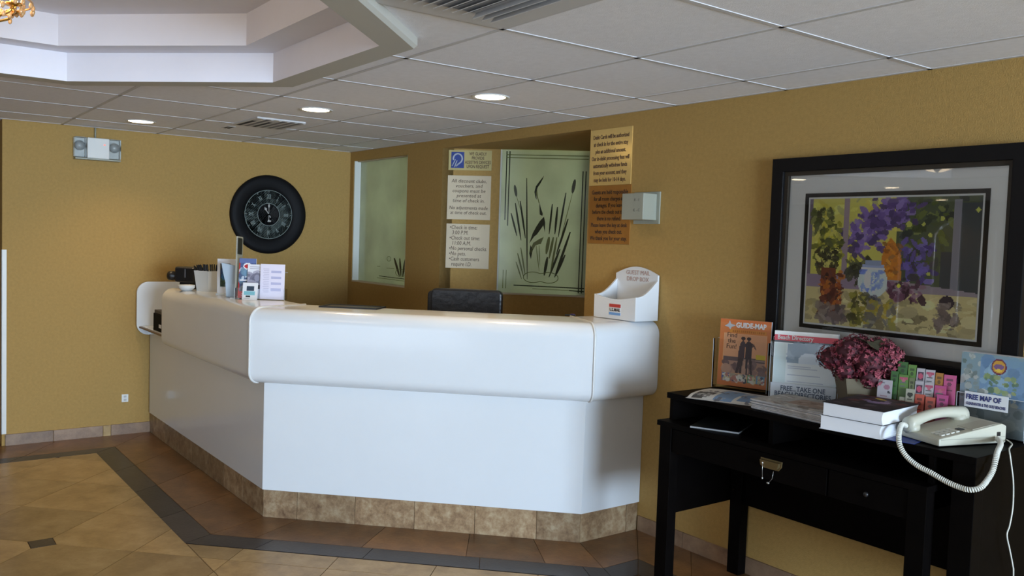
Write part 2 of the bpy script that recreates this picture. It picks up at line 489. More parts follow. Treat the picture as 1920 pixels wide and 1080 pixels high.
for i in range(-12, 13):
    for j in range(-9, 10):
        sa, ta = s0 + i * TS, t0 + j * TS
        q = []
        for ds, dt in ((0, 0), (TS, 0), (TS, TS), (0, TS)):
            s, t = sa + ds, ta + dt; q.append(((s + t) / R2, (s - t) / R2))
        cx = sum(p[0] for p in q) / 4; cy = sum(p[1] for p in q) / 4
        if not (0.2 < cx < 6.8 and -4.9 < cy < -0.2): continue
        # the four tiles round the small dark inset lose a corner
        k = [p for p in q if abs(p[0] - cdot[0]) + abs(p[1] - cdot[1]) < 0.01]
        if k:
            dx, dy = cx - cdot[0], cy - cdot[1]
            if abs(dx) > abs(dy): q = clip(q, -math.copysign(1, dx), 0, -math.copysign(1, dx) * cdot[0] - HD)
            else: q = clip(q, 0, -math.copysign(1, dy), -math.copysign(1, dy) * cdot[1] - HD)
        for p in field_pieces(q):
            tile('floor_tile', p, -0.003, 0.0, FIELD, floor)
tile('inset_tile', [(cdot[0] - HD, cdot[1] - HD), (cdot[0] + HD, cdot[1] - HD), (cdot[0] + HD, cdot[1] + HD), (cdot[0] - HD, cdot[1] + HD)], -0.003, 0.0004, STRIPM, floor)
# plain stretch of the same tiling where the frame never reaches
tile('far_floor', [(6.95, YB + .1), (XW, YB + .1), (XW, -0.5), (6.95, -0.5)], -0.003, -0.001, FIELD, floor)
tile('far_floor', [(0.0, YB + .1), (6.95, YB + .1), (6.95, -5.1), (0.0, -5.1)], -0.003, -0.001, FIELD, floor)
# border bands: outline points at a given offset out from the counter
def offs(d):
    y, c, x = PANEL_Y - d, PANEL_C + d * R2, PANEL_X + d
    return [(c + y, y), (x, x - c)]
def run(a, b, w0, w1, cuts, name, m, nrm, z1=0.0006):
    """strip of tiles from a to b between offsets; cuts are fractions"""
    cs = [0.0] + cuts + [1.0]
    for u, v in zip(cs[:-1], cs[1:]):
        L = lambda P, Q, t: (P[0] + (Q[0] - P[0]) * t, P[1] + (Q[1] - P[1]) * t)
        tile(name, [L(a[0], b[0], u), L(a[0], b[0], v), L(a[1], b[1], v), L(a[1], b[1], u)], -0.003, z1, m, floor, 0.0015)
KO = 0.010
ki, bo, so = offs(-KO), offs(0.325), offs(0.475)
def cutsx(x0, x1, vals): return [(v - x0) / (x1 - x0) for v in vals if min(x0, x1) < v < max(x0, x1)]
# left run
yk, yb, ys = PANEL_Y + KO, PANEL_Y - .325, PANEL_Y - .475
run(((0.0, yk), (0.39, yb)), (ki[0], bo[0]), 0, 0, [.27, .52, .785], 'border_tile', BORDER, None)
run(((0.39, yb), (0.52, ys)), (bo[0], so[0]), 0, 0, [.27, .52, .785], 'strip_tile', STRIPM, None)
run((ki[0], bo[0]), (ki[1], bo[1]), 0, 0, [.118, .40, .665, .86], 'border_tile', BORDER, None)
run((bo[0], so[0]), (bo[1], so[1]), 0, 0, [.17, .43, .70, .95], 'strip_tile', STRIPM, None)
# short right run, then along the right wall behind the desk
run((ki[1], bo[1]), ((PANEL_X - KO, 0.0), (bo[1][0], -0.325)), 0, 0, [], 'border_tile', BORDER, None)
run((bo[1], so[1]), ((bo[1][0], -0.325), (so[1][0], -0.475)), 0, 0, [], 'strip_tile', STRIPM, None)
run(((PANEL_X - KO, 0.0), (bo[1][0], -0.325)), ((7.0, 0.0), (7.0, -0.325)), 0, 0, [.12, .32, .52, .72, .9], 'border_tile', BORDER, None)
run(((bo[1][0], -0.325), (so[1][0], -0.475)), ((7.0, -0.325), (7.0, -0.475)), 0, 0, [.2, .4, .6, .8], 'strip_tile', STRIPM, None)
# along the left wall
run(((0.0, yk), (0.39, yb)), ((0.0, -4.9), (0.39, -4.9)), 0, 0, [.2, .4, .6, .8], 'border_tile', BORDER, None)
run(((0.39, yb), (0.52, ys)), ((0.39, -4.9), (0.52, -4.9)), 0, 0, [.2, .4, .6, .8], 'strip_tile', STRIPM, None)
run(((-1.6, -2.68), (-1.6, -4.9)), ((0.0, -2.68), (0.0, -4.9)), 0, 0, [.4, .8], 'border_tile', BORDER, None)

# walls
WT = 0.12
wall_left = struct(box('wall_left', WALL, None, -WT, 0, -2.68, 0.0, 0, H + .3))
struct(box('wall_hall', HALLP, None, -3.2, -WT, -2.68 + .001, -2.56, 0, H + .3))
struct(box('wall_hall_end', HALLP, None, -3.2, -3.1, -4.9, -2.68, 0, H + .3))
# right wall with the window opening, the corner of the alcove and the header above it
AX0, AX1 = 1.54, 3.19
W1 = (0.07, 1.02, 1.185, 2.245)
SOFF = 2.26
mb = MB()
mb.box(-WT, W1[0], 0, WT, 0, H + .3); mb.box(W1[0], W1[1], 0, WT, 0, W1[2]); mb.box(W1[0], W1[1], 0, WT, W1[3], H + .3)
mb.prism([(W1[1], 0), (AX0, 0), (AX0 + WT / 2, WT / 2), (AX0, WT), (W1[1], WT)], 0, H + .3)
mb.box(AX1, XW + .1, 0, WT, 0, H + .3)
wall_right = struct(mb.build('wall_right', WALL))
mb = MB(); mb.prism([(AX0, 0), (AX1, 0), (AX1, AX1 - AX0)], SOFF, H + .3)
struct(mb.build('wall_header', WALL))
struct(box('wall_alcove_side', WALL, None, AX1, AX1 + WT, WT, AX1 - AX0 + .1, 0, H + .3))
# slanted alcove wall, built along its own axis u (from AX0,0 towards +x+y); local y points behind the wall
alc = Matrix.Translation((AX0, 0, 0)) @ Matrix.Rotation(math.pi / 4, 4, 'Z')
U0, U1 = 0.437, 1.105
W2 = (1.19, 2.258)
mb = MB(); mb.M = alc
mb.box(0.0, U0, 0, .10, 0, SOFF); mb.box(U0, U1, 0, .10, 0, W2[0]); mb.box(U1, 2.30, 0, .10, 0, SOFF)
struct(mb.build('wall_alcove', WALL))
# office behind the glass: plain pale room
mb = MB(); mb.box(-WT, 3.4, 3.1, 3.2, 0, H + .3); mb.box(-WT - .1, -WT, 0, 3.2, 0, H + .3); mb.box(3.3, 3.4, 1.75, 3.2, 0, H + .3)
struct(mb.build('wall_office', mat('office_paint', (0.30, 0.36, 0.22), 0.8)))
# glazed lobby front far to the right and the wall behind the camera
mb = MB(); mb.box(XW, XW + .12, YB, -4.6, 0, H + .3); mb.box(XW, XW + .12, -.8, WT, 0, H + .3); mb.box(XW, XW + .12, -4.6, -.8, 2.3, H + .3); mb.box(XW, XW + .12, -4.6, -.8, 0, .12)
struct(mb.build('wall_front', WALL))
mb = MB()
for i in range(5):
    y = -4.6 + i * .95; mb.box(XW + .02, XW + .09, y - .03, y + .03, .12, 2.3)
mb.box(XW + .02, XW + .09, -4.6, -.8, .12, .18); mb.box(XW + .02, XW + .09, -4.6, -.8, 2.24, 2.3)
w3 = struct(mb.build('window_3', OUTSIDE))
box('pane', ACRYL, w3, XW + .05, XW + .056, -4.6, -.8, .15, 2.26)
mb = MB(); mb.box(-3.2, 5.0, YB, YB + .1, 0, H + .3); mb.box(8.2, XW + .1, YB, YB + .1, 0, H + .3); mb.box(5.0, 8.2, YB, YB + .1, 2.3, H + .3)
struct(mb.build('wall_behind', mat('back_wall_paint', (0.16, 0.11, 0.05), 0.8)))
mb = MB()
for x in (5.0, 6.6, 8.14): mb.box(x, x + .06, YB + .02, YB + .08, 0, 2.3)
w4 = struct(mb.build('window_4', OUTSIDE))
box('pane', ACRYL, w4, 5.0, 8.2, YB + .04, YB + .046, 0, 2.3)
struct(box('wall_hall_side', HALLP, None, -3.2, -3.1, YB, -4.9, 0, H + .3))

# frosted windows
def etched(win, u0, u1, z0, z1, full, M):
    w, h = u1 - u0, z1 - z0
    X = lambda a: u0 + a * w
    Z = lambda b: z1 - b * h
    def piece(name, pts, m, d=0.0012):
        mb = MB(); mb.M = M; mb.plate([(X(a), Z(b)) for a, b in pts], -d, 0.0); return mb.build(name, m, win)
    def blade(x0, b0, x1, b1, wd, m=ETCH, bend=0.0):
        n = 7; L = []; Rr = []
        for i in range(n + 1):
            t = i / n; cx = x0 + (x1 - x0) * t + bend * math.sin(math.pi * t); cz = b0 + (b1 - b0) * t
            q = wd * (math.sin(math.pi * (0.12 + 0.80 * t)) ** 0.8) * .5
            L.append((cx - q, cz)); Rr.append((cx + q, cz))
        piece('etched_reed', L + Rr[::-1], m)
    def line(a0, b0, a1, b1, t=0.006, m=ETCH):
        if abs(a1 - a0) < abs(b1 - b0): piece('etched_border_line', [(a0 - t, b0), (a0 + t, b0), (a1 + t, b1), (a1 - t, b1)], m)
        else: piece('etched_border_line', [(a0, b0 - t * .62), (a1, b1 - t * .62), (a1, b1 + t * .62), (a0, b0 + t * .62)], m)
    if full:
        line(.055, .01, .055, .49); line(.09, .01, .088, .53)
        line(.93, .14, .925, .985); line(.965, .14, .96, .985)
        line(.05, .035, .99, .036, .004, ETCHL); line(.05, .055, .99, .058, .004, ETCHL)
        line(.18, .945, .99, .95); line(.82, .968, .99, .972); line(.40, .965, .82, .968, .003, ETCHL)
        line(.055, .84, .055, .97, .004, ETCHL); line(.09, .84, .09, .97, .004, ETCHL)
        # reeds, left clump
        for q in ((.125, .44, .20, .60, .022), (.17, .37, .25, .63, .022), (.225, .355, .30, .615, .022), (.292, .195, .335, .90, .016), (.215, .72, .29, .88, .02), (.25, .68, .31, .87, .018), (.20, .78, .27, .9, .016)):
            blade(*q, m=ETCHL if q[1] > .66 else ETCH)
        # cattail heads and stems
        for (cx, cb, rx, rb, tilt) in ((.168, .285, .017, .042, .012), (.83, .245, .02, .05, -.012)):
            pts = [(cx + rx * math.cos(a) + tilt * math.sin(a), cb + rb * math.sin(a)) for a in [2 * math.pi * i / 16 for i in range(16)]]
            piece('etched_cattail', pts, mat('cattail_grey', (0.06, 0.075, 0.05), 0.3))
        blade(.18, .32, .235, .42, .007, ETCHL); blade(.82, .29, .70, .62, .008, ETCHL)
        # right clump
        for q in ((.595, .37, .57, .58, .022), (.655, .39, .635, .58, .026), (.745, .29, .675, .60, .022), (.78, .47, .66, .72, .026), (.81, .56, .65, .88, .03)):
            blade(*q)
        for q in ((.57, .60, .545, .72, .04), (.62, .60, .58, .75, .03), (.66, .60, .60, .86, .024), (.70, .68, .585, .88, .028), (.76, .72, .66, .87, .03), (.56, .74, .53, .87, .035)):
            blade(*q, m=ETCH if q[1] > .66 else ETCHL)
        # heron: beak and head, neck, body, tail, legs
        piece('etched_heron', [(.49, .175), (.44, .215), (.40, .25), (.385, .29), (.40, .33), (.415, .345), (.405, .30), (.42, .26), (.455, .225), (.475, .20)], ETCH)
        piece('etched_heron', [(.415, .27), (.40, .30), (.425, .34), (.44, .37), (.445, .36), (.425, .32)], ETCHL)
        piece('etched_heron', [(.445, .355), (.465, .40), (.49, .44), (.485, .455), (.455, .445), (.45, .41)], ETCH)
        piece('etched_heron', [(.505, .46), (.46, .49), (.42, .53), (.38, .58), (.345, .65), (.40, .60), (.43, .585), (.48, .54), (.50, .52), (.52, .57), (.52, .50)], ETCH)
        piece('etched_heron', [(.51, .60), (.45, .62), (.39, .645), (.36, .70), (.37, .72), (.42, .66), (.48, .65)], ETCHL)
        piece('etched_heron', [(.36, .66), (.35, .72), (.37, .76), (.39, .69)], ETCH)
        blade(.425, .66, .47, .84, .01, ETCHL); blade(.46, .66, .475, .80, .009, ETCHL)
        # pond outline
        mb = MB(); mb.M = M
        mb.tube([(X(.49 + .17 * math.cos(a) + .03 * math.cos(3 * a)), -.001, Z(.885 + .04 * math.sin(a) + .012 * math.sin(3 * a))) for a in [2 * math.pi * i / 40 for i in range(40)]], .0026, 5, closed=True)
        mb.build('etched_pond', ETCHL, win)
    else:
        for q in ((.70, .79, .80, .93, .04), (.80, .79, .83, .93, .03), (.90, .79, .86, .93, .035), (.97, .79, .90, .93, .03)): blade(*q)
        line(.42, .945, .99, .95, .004); line(.38, .962, .99, .966, .003, ETCHL)
        line(.56, .875, .70, .875, .003, ETCHL); line(.38, .868, .44, .866, .003, ETCHL)
        mb = MB(); mb.M = M
        mb.tube([(X(.60 + .035 * math.cos(a)), -.001, Z(.80 + .02 * math.sin(a))) for a in [2 * math.pi * i / 14 for i in range(14)]], .002, 5, closed=True)
        mb.tube([(X(.82 + .09 * math.cos(a)), -.001, Z(.905 + .03 * math.sin(a))) for a in [2 * math.pi * i / 18 for i in range(18)]], .002, 5, closed=True)
        mb.build('etched_pond', ETCHL, win)

mb = MB()
mb.box(W1[0], W1[0] + .012, 0.004, .07, W1[2] + .012, W1[3]); mb.box(W1[1] - .012, W1[1], .004, .07, W1[2] + .012, W1[3])
mb.mi = 1; mb.box(W1[0], W1[1], .004, .07, W1[2], W1[2] + .012); mb.box(W1[0], W1[1], .03, .07, W1[3] - .006, W1[3])
win1 = struct(mb.build('window_1', [JAMB, JAMBW]))
g1 = box('frosted_pane', GLASSF, win1, W1[0] + .012, W1[1] - .012, .062, .070, W1[2] + .012, W1[3] - .006)
etched(win1, W1[0] + .012, W1[1] - .012, W1[2] + .012, W1[3] - .006, False, Matrix.Translation((0, .062, 0)))
mb = MB(); mb.M = alc
mb.box(U0, U0 + .01, .012, .06, W2[0] + .012, SOFF); mb.box(U1 - .01, U1, .012, .06, W2[0] + .012, SOFF)
mb.mi = 1; mb.box(U0, U1, -.006, .06, W2[0], W2[0] + .012)
win2 = struct(mb.build('window_2', [JAMB, JAMBW]))
mb = MB(); mb.M = alc; mb.box(U0 + .01, U1 - .01, .016, .024, W2[0] + .012, SOFF)
mb.build('frosted_pane', GLASSF, win2)
etched(win2, U0 + .01, U1 - .01, W2[0] + .012, SOFF, True, alc @ Matrix.Translation((0, .016, 0)))

# baseboards of cut tile
bl = struct(box('baseboard_left', GROUT, None, 0, .006, -2.66, -1.66, 0, .078))
for a, b in ((-2.66, -2.35), (-2.35, -2.013), (-2.013, -1.957), (-1.957, -1.66)):
    box('base_tile', BASE if b - a > .1 else FIELD, bl, 0.0, .012, a + .0015, b - .0015, 0, .082, .0015)
br = struct(box('baseboard_right', GROUT, None, PANEL_X, 7.4, -.006, 0, 0, .078))
x = PANEL_X
while x < 7.3:
    x2 = min(x + .335, 7.4); box('base_tile', BASE, br, x + .0015, x2 - .0015, -.012, 0, 0, .082, .0015); x = x2
# white corner guard on the outer corner of the left wall
mb = MB(); mb.box(0, .003, -2.683, -2.652, .085, 1.408); mb.box(-.032, .003, -2.6835, -2.6805, .085, 1.408)
tag(mb.build('corner_guard', WHITEP), 'white plastic corner guard on the end of the gold wall', 'corner guard')

# ------------------------------------------------------------------ ceiling
ceiling = struct(box('ceiling', CEIL, None, -3.2, XW + .1, YB, 3.3, H + .3, H + .36))
OC = (3.64, -3.19); AP_OUT, AP_IN, AP2 = 1.40, 1.27, 1.12
octn = [(math.cos(math.pi / 4 * k), math.sin(math.pi / 4 * k)) for k in range(8)]
def octpts(ap, z=None):
    Rr = ap / math.cos(math.pi / 8)
    p = [(OC[0] + Rr * math.cos(math.pi / 8 + math.pi / 4 * k), OC[1] + Rr * math.sin(math.pi / 8 + math.pi / 4 * k)) for k in range(8)]
    return p if z is None else [(a, b, z) for a, b in p]
def minus_oct(poly, ap):
    out = []; rest = poly
    for nx, ny in octn:
        c = nx * OC[0] + ny * OC[1] + ap
        o = clip(rest, -nx, -ny, -c)
        if len(o) > 2 and parea(o) > 1e-6: out.append(o)
        rest = clip(rest, nx, ny, c)
        if len(rest) < 3: break
    return out
GX0, GSX, GW, GSY = 3.186, 0.683, 0.313, 0.664
xs = [0.0] + [GX0 + GSX * k for k in range(-4, 8) if 0.02 < GX0 + GSX * k] 
ys = [0.0] + [-GW - GSY * k for k in range(0, 9)]
HB = 0.010
for i in range(len(xs) - 1):
    for j in range(len(ys) - 1):
        q = [(xs[i] + HB * .6, ys[j + 1] + HB * .6), (xs[i + 1] - HB * .6, ys[j + 1] + HB * .6), (xs[i + 1] - HB * .6, ys[j] - HB * .6), (xs[i] + HB * .6, ys[j] - HB * .6)]
        ps = minus_oct(q, AP_OUT - .01)
        if not ps: continue
        mb = MB()
        for p in ps: mb.prism(p, H + .0025, H + .02)
        mb.build('ceiling_tile', CEIL, ceiling)
def bar(x0, x1, y0, y1):
    ps = minus_oct([(x0, y0), (x1, y0), (x1, y1), (x0, y1)], AP_OUT - .01)
    if ps:
        mb = MB()
        for p in ps: mb.prism(p, H, H + .012)
        mb.build('grid_bar', GRID, ceiling)
for x in xs[1:]: bar(x - HB, x + HB, ys[-1], 0)
for y in ys[1:]: bar(0, xs[-1], y - HB, y + HB)
bar(0, .02, ys[-1], 0); bar(0, xs[-1], -.02, 0)
# plain suspended ceiling where the frame never reaches
mb = MB(); mb.box(xs[-1], XW, YB, 0, H, H + .02); mb.box(0, xs[-1], YB, ys[-1], H, H + .02); mb.box(-3.2, 0, YB, -2.56, H, H + .02)
mb.build('far_ceiling', CEIL, ceiling)
# stepped octagonal tray
tray = bpy.data.objects.new('trim_1', None); col.objects.link(tray); struct(tray)
ZR, ZA, ZB = H - .040, 2.422, 2.565
def ring(name, a, za, b, zb, m, parent=tray):
    p, q = octpts(a, za), octpts(b, zb)
    return MB().add(p + q, [(k, (k + 1) % 8, 8 + (k + 1) % 8, 8 + k) for k in range(8)]).build(name, m, parent, recalc=False)
mb = MB()
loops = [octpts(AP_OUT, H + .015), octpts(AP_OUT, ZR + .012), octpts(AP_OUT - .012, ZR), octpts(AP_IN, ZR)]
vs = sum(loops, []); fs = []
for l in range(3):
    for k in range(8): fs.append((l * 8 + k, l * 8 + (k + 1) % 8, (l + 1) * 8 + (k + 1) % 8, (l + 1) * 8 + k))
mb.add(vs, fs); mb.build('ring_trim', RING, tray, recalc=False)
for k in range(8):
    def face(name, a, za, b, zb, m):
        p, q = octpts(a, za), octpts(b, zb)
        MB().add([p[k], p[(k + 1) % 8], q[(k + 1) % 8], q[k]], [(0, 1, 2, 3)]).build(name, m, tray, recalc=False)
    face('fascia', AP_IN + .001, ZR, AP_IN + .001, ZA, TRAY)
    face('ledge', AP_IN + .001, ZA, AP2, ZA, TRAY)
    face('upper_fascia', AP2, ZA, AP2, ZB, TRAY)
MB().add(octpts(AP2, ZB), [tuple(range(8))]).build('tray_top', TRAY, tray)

# recessed downlights
def downlight(x, y, label):
    t = thing('downlight', label, 'ceiling light', (x, y, H), 0, 'recessed downlights')
    mb = MB(); mb.lathe([(.078, .0), (.090, -.004), (.098, -.004), (.100, .001)], 32); mb.build('trim_ring', CANTRIM, t, recalc=True)
    mb = MB(); mb.lathe([(.001, -.001), (.079, -.001)], 32); mb.build('lens', CANGLOW, t)
    l = bpy.data.lights.new('downlight_lamp', 'SPOT'); l.energy = CAN * 10; l.color = (1.0, 0.72, 0.40); l.spot_size = math.radians(126); l.spot_blend = 0.9; l.shadow_soft_size = 0.07
    o = bpy.data.objects.new('downlight_lamp', l); o.location = (0, 0, -.012); col.objects.link(o); o.parent = t
downlight(3.350, -0.844, 'lit round downlight nearest the brass plates')
downlight(2.190, -1.298, 'lit round downlight between the nearer light and the small ceiling vent')
downlight(0.690, -1.924, 'lit round downlight near the gold wall with the emergency light')

downlight(1.574, -4.355, 'lit downlight mirrored at the top left of the picture mat')
downlight(1.796, -5.768, 'lit downlight mirrored at the top middle of the picture mat')
downlight(1.204, -8.033, 'lit downlight mirrored in the upper right of the painting')
# ceiling vents
t = thing('ceiling_register', 'small white ceiling register with dark shaded louver gaps near the clock wall', 'vent', (1.36, -1.27, H))
box('register_frame', VENTW, t, -.235, .235, -.165, .165, -.008, .004, .003)
for k in range(6):
    y = -.135 + k * .054
    mb = MB(); mb.box(-.215, .10 if k in (0, 2) else .21, y - .014, y + .014, -.0088, -.008); mb.build('louver_gap_shade', DARKV if k in (0, 2) else mat('gap_shade_grey', (.20, .20, .22), .8), t)  # flat strips coloured as the shade between louvers, darkest in two of them
    mb = MB(); mb.box(-.215, .215, y + .016, y + .036, -.010, -.008); mb.build('louver', VENTW, t)
t = thing('ceiling_diffuser', 'large white slatted ceiling diffuser cut off by the top of the picture', 'vent', (5, -1.973, H))
gx = [x for x in xs if 4.4 < x < 4.7][0]
t.location.x = gx + GSX / 2
box('diffuser_frame', VENTW, t, -.325, .325, -.315, .315, -.006, .004, .003)
box('louver_recess_shade', mat('recess_shade_pale', (.42, .42, .44), .8), t, -.205, .205, -.215, .215, -.0072, -.006)  # flat panel with the shade of the recess put in its colour
for k in range(12):
    y = -.198 + k * .036
    mb = MB(); mb.M = Matrix.Translation((0, y, -.014)) @ Matrix.Rotation(.42 if k < 9 else .95, 4, 'X'); mb.box(-.206, .206, -.0165, .0165, -.001, .001); mb.build('louver', VENTW, t)
    if k in (6, 8): box('louver_gap_shade', DARKV, t, -.20, .06, y + .008, y + .018, -.0085, -.0072)  # dark strips in place of the shade between slats
t = thing('ceiling_slot', 'small dark slotted fitting in the ceiling beside the small register', 'vent', (0.88, -1.38, H + .006))
box('slot_plate', VENTW, t, -.07, .07, -.03, .03, -.006, 0, .002)
for k in (-1, 1): box('slot', DARKV, t, -.055, .055, k * .012 - .007, k * .012 + .007, -.0075, -.006)

# chandelier under the tray
t = thing('chandelier', 'gold crystal chandelier peeking in at the top left corner', 'chandelier', (OC[0], OC[1], .597))
t.scale = (.82, .82, .76)
mb = MB(); mb.lathe([(.001, 2.565), (.07, 2.56), (.075, 2.545), (.02, 2.53), (.012, 2.52), (.012, 2.38), (.03, 2.36), (.045, 2.33), (.03, 2.29), (.02, 2.25), (.05, 2.22), (.055, 2.19), (.02, 2.15), (.001, 2.13)], 20); mb.build('stem', GOLD, t)
for k in range(8):
    a = math.pi / 4 * k + .28
    ca, sa = math.cos(a), math.sin(a)
    mb = MB(); mb.tube([(ca * r, sa * r, z) for r, z in ((.02, 2.25), (.07, 2.21), (.13, 2.20), (.18, 2.225), (.20, 2.255))], .006, 6)
    mb.M = Matrix.Translation((ca * .20, sa * .20, 0)); mb.lathe([(.001, 2.25), (.03, 2.258), (.032, 2.264), (.011, 2.266), (.011, 2.285), (.001, 2.286)], 12)
    arm = mb.build('arm', GOLD, t)
    mb = MB(); mb.M = Matrix.Translation((ca * .20, sa * .20, 0)); mb.lathe([(.001, 2.286), (.012, 2.29), (.016, 2.305), (.010, 2.325), (.001, 2.342)], 10); mb.build('bulb', BULB, arm)
rr = random.Random(3)
mb = MB()
for k in range(150):
    a = rr.uniform(0, 2 * math.pi); r = rr.choice((.11, .17, .22, .255)); z = 2.30 - rr.uniform(0, .055) - (.255 - r) * .45
    mb.ball((math.cos(a) * r, math.sin(a) * r, z), .009, .009, .015, 6, 4)
for r, z in ((.255, 2.285), (.19, 2.25), (.12, 2.205)): mb.tube([(math.cos(a) * r, math.sin(a) * r, z) for a in [2 * math.pi * i / 32 for i in range(32)]], .005, 5, closed=True)
stuff(mb.build('crystal_drops', CRYSTAL, t))
l = bpy.data.lights.new('chandelier_lamp', 'POINT'); l.energy = 10; l.color = (1, .75, .45); l.shadow_soft_size = .2
o = bpy.data.objects.new('chandelier_lamp', l); o.location = (0, 0, 2.40); col.objects.link(o); o.parent = t

# ------------------------------------------------------------------ reception counter
ZP0, ZP1, ZT = 0.157, 0.765, 1.175
OV = 0.10
ctr = thing('reception_counter', 'white angled reception counter with rounded top band and tiled kick', 'counter', (0, 0, 0))
p0 = offs(0.0)
path = [(0.03, PANEL_Y), p0[0], p0[1], (PANEL_X, -0.002)]
pin = offs(-.045)
pathi = [(0.03, PANEL_Y + .045), pin[0], pin[1], (PANEL_X - .045, -0.002)]
for a, b, c, d in zip(path[:-1], path[1:], pathi[1:], pathi[:-1]):
    MB().prism([a, b, c, d], ZP0, ZP1 + .03).build('panel', LAM, ctr, .0015)
# tiled toe kick
kp = offs(-KO); ku = offs(-.05)
kick = MB().prism([(0.0, PANEL_Y + KO + .004), (kp[0][0], kp[0][1] + .004), (kp[1][0] - .004, kp[1][1]), (PANEL_X - KO - .004, -.002), (PANEL_X - .06, -.002), ku[1], ku[0], (0, PANEL_Y + .05)], 0, ZP0).build('toe_kick', GROUT, ctr)
def kick_tiles(A, B, cuts):
    A, B = Vector((*A, 0)), Vector((*B, 0)); d = (B - A); L = d.length; d.normalize(); n = Vector((d.y, -d.x, 0))
    cs = [0] + [c for c in cuts if 0.01 < c < L - .01] + [L]
    for a, b in zip(cs[:-1], cs[1:]):
        q = []
        for s_, w in ((a + .0015, 0), (b - .0015, 0), (b - .0015, -.012), (a + .0015, -.012)):
            p = A + d * s_ + n * w; q.append((p.x, p.y))
        tile('kick_tile', q, 0, ZP0 - .0025, KICK, kick, 0.0, .001)
kick_tiles((0.0, PANEL_Y + KO), kp[0], [(kp[0][0] - .335 * k) for k in range(7, 0, -1)])
kick_tiles(kp[0], kp[1], [.195 + .335 * k for k in range(5)])
kick_tiles(kp[1], (PANEL_X - KO, -.002), [.335])
# rounded band: profile of (outward, height), swept with mitres
def band_profile():
    pr = [(-.285, ZT - .035), (-.285, ZT)]
    r = .075
    for i in range(9):
        a = math.pi / 2 * (1 - i / 8); pr.append((OV - r + r * math.cos(a), ZT - r + r * math.sin(a)))
    r = .06
    for i in range(8):
        a = -math.pi / 2 * i / 7; pr.append((OV - r + r * math.cos(a), ZP1 + r + r * math.sin(a)))
    pr += [(-.02, ZP1), (-.02, ZT - .035)]
    return pr
prof = band_profile()
def at_off(k, d):
    y, c, x = PANEL_Y - d, PANEL_C + d * R2, PANEL_X + d
    return [(0.74, y), (c + y, y), (x, x - c), (x, -0.002)][k]
for k in range(3):
    n = len(prof)
    vs = [(*at_off(k, d), z) for d, z in prof] + [(*at_off(k + 1, d), z) for d, z in prof]
    fs = [(i, (i + 1) % n, n + (i + 1) % n, n + i) for i in range(n)] + [tuple(range(n)), tuple(range(2 * n - 1, n - 1, -1))]
    b = MB().add(vs, fs).build('counter_band', LAM, ctr)
    for p in b.data.polygons: p.use_smooth = len(p.vertices) == 4
    b.data.set_sharp_from_angle(angle=math.radians(35))
for k in (1, 2):
    MB().tube([(*at_off(k, d + .0015), z + (.0015 if z > 1 else 0)) for d, z in prof[1:-2]], .0065, 6).build('edge_trim', LAMTRIM, ctr)
# rounded end plate against the wall with the low shelf of the gap
mb = MB(); mb.M = Matrix.Rotation(math.pi / 2, 4, 'Z')
mb.plate(rrect(-1.788, -1.40, .772, 1.182, .085, 8), -.052, -.028)
mb.build('end_plate', LAM, ctr)
box('niche_shelf', OAK, ctr, .053, .74, -1.772, -1.42, .826, .838, .002)
box('niche_shelf_top', LAM, ctr, .053, .74, -1.760, -1.42, .838, .842)
# desk level behind the counter
MB().prism([(0.03, PANEL_Y + .05), ku[0], ku[1], (PANEL_X - .06, -.002), (AX1 + .02, -.002), (3.05, -.05), (2.1, -1.0), (.03, -1.05)], .72, .75).build('work_surface', LAM, ctr)

# ------------------------------------------------------------------ things on the counter
def holder_box(parent, w, d, h, t=.003, front_h=None, name='holder', rim=True):
    """clear acrylic pocket: back, front, sides, base; local x width, front at y=0"""
    fh = front_h or h
    mb = MB()
    mb.box(0, w, d - t, d, 0, h); mb.box(0, w, 0, t, 0, fh); mb.box(0, w, t, d - t, 0, t)
    mb.box(0, t, t, d - t, t, fh); mb.box(w - t, w, t, d - t, t, fh)
    o = mb.build(name, ACRYL, parent)
    mb = MB()
    for xx in (0, w): mb.box(xx - .001, xx + .001, -.001, .001, 0, fh)
    if rim: mb.box(0, w, -.001, .001, fh - .001, fh + .001)
    mb.box(0, w, d - .001, d + .001, h - .001, h + .001)
    mb.build('polished_edge', EDGE, parent)
    return o
# black box with a pale mark in the niche
t = thing('black_box', 'small black box with a pale mark standing in the low gap of the counter', 'box', (.36, -1.745, .842))
box('body', mat('dull_black', (.006, .006, .006), .8, spec=.1), t, 0, .35, 0, .085, 0, .128, .004)
box('top_cover', mat('dark_grey_cover', (.06, .05, .045), .6), t, .01, .34, .005, .08, .128, .152, .003)
box('pale_mark', PAPER, t, .16, .22, -.002, -.0005, .03, .055)
# black device behind the pot
t = thing('black_device', 'bulky black device with a stubby knob beside the white pot', 'device', (.775, -1.635, ZT), math.radians(35))
MB().box(-.05, .12, -.06, .06, .045, .155).build('body', BLACK, t, .02, 3)
mb = MB(); mb.M = Matrix.Translation((-.05, 0, .085)) @ Matrix.Rotation(-math.pi / 2, 4, 'Y'); mb.lathe([(.001, 0), (.026, 0), (.028, .05), (.033, .052), (.033, .085), (.001, .086)], 16); mb.build('knob', BLACK, t)
MB().box(-.02, .07, -.04, .04, 0, .05).build('foot', BLACK, t, .008)
box('badge', mat('badge_grey', (.10, .10, .11), .3), t, .04, .05, -.062, -.060, .08, .14)
# small white dish
t = thing('dish', 'small round white dish at the foot of the white pot', 'dish', (1.03, -1.70, ZT))
MB().lathe([(.001, 0), (.03, 0), (.052, .02), (.055, .04), (.048, .04), (.044, .024), (.001, .014)], 24).build('bowl', WHITEP, t)
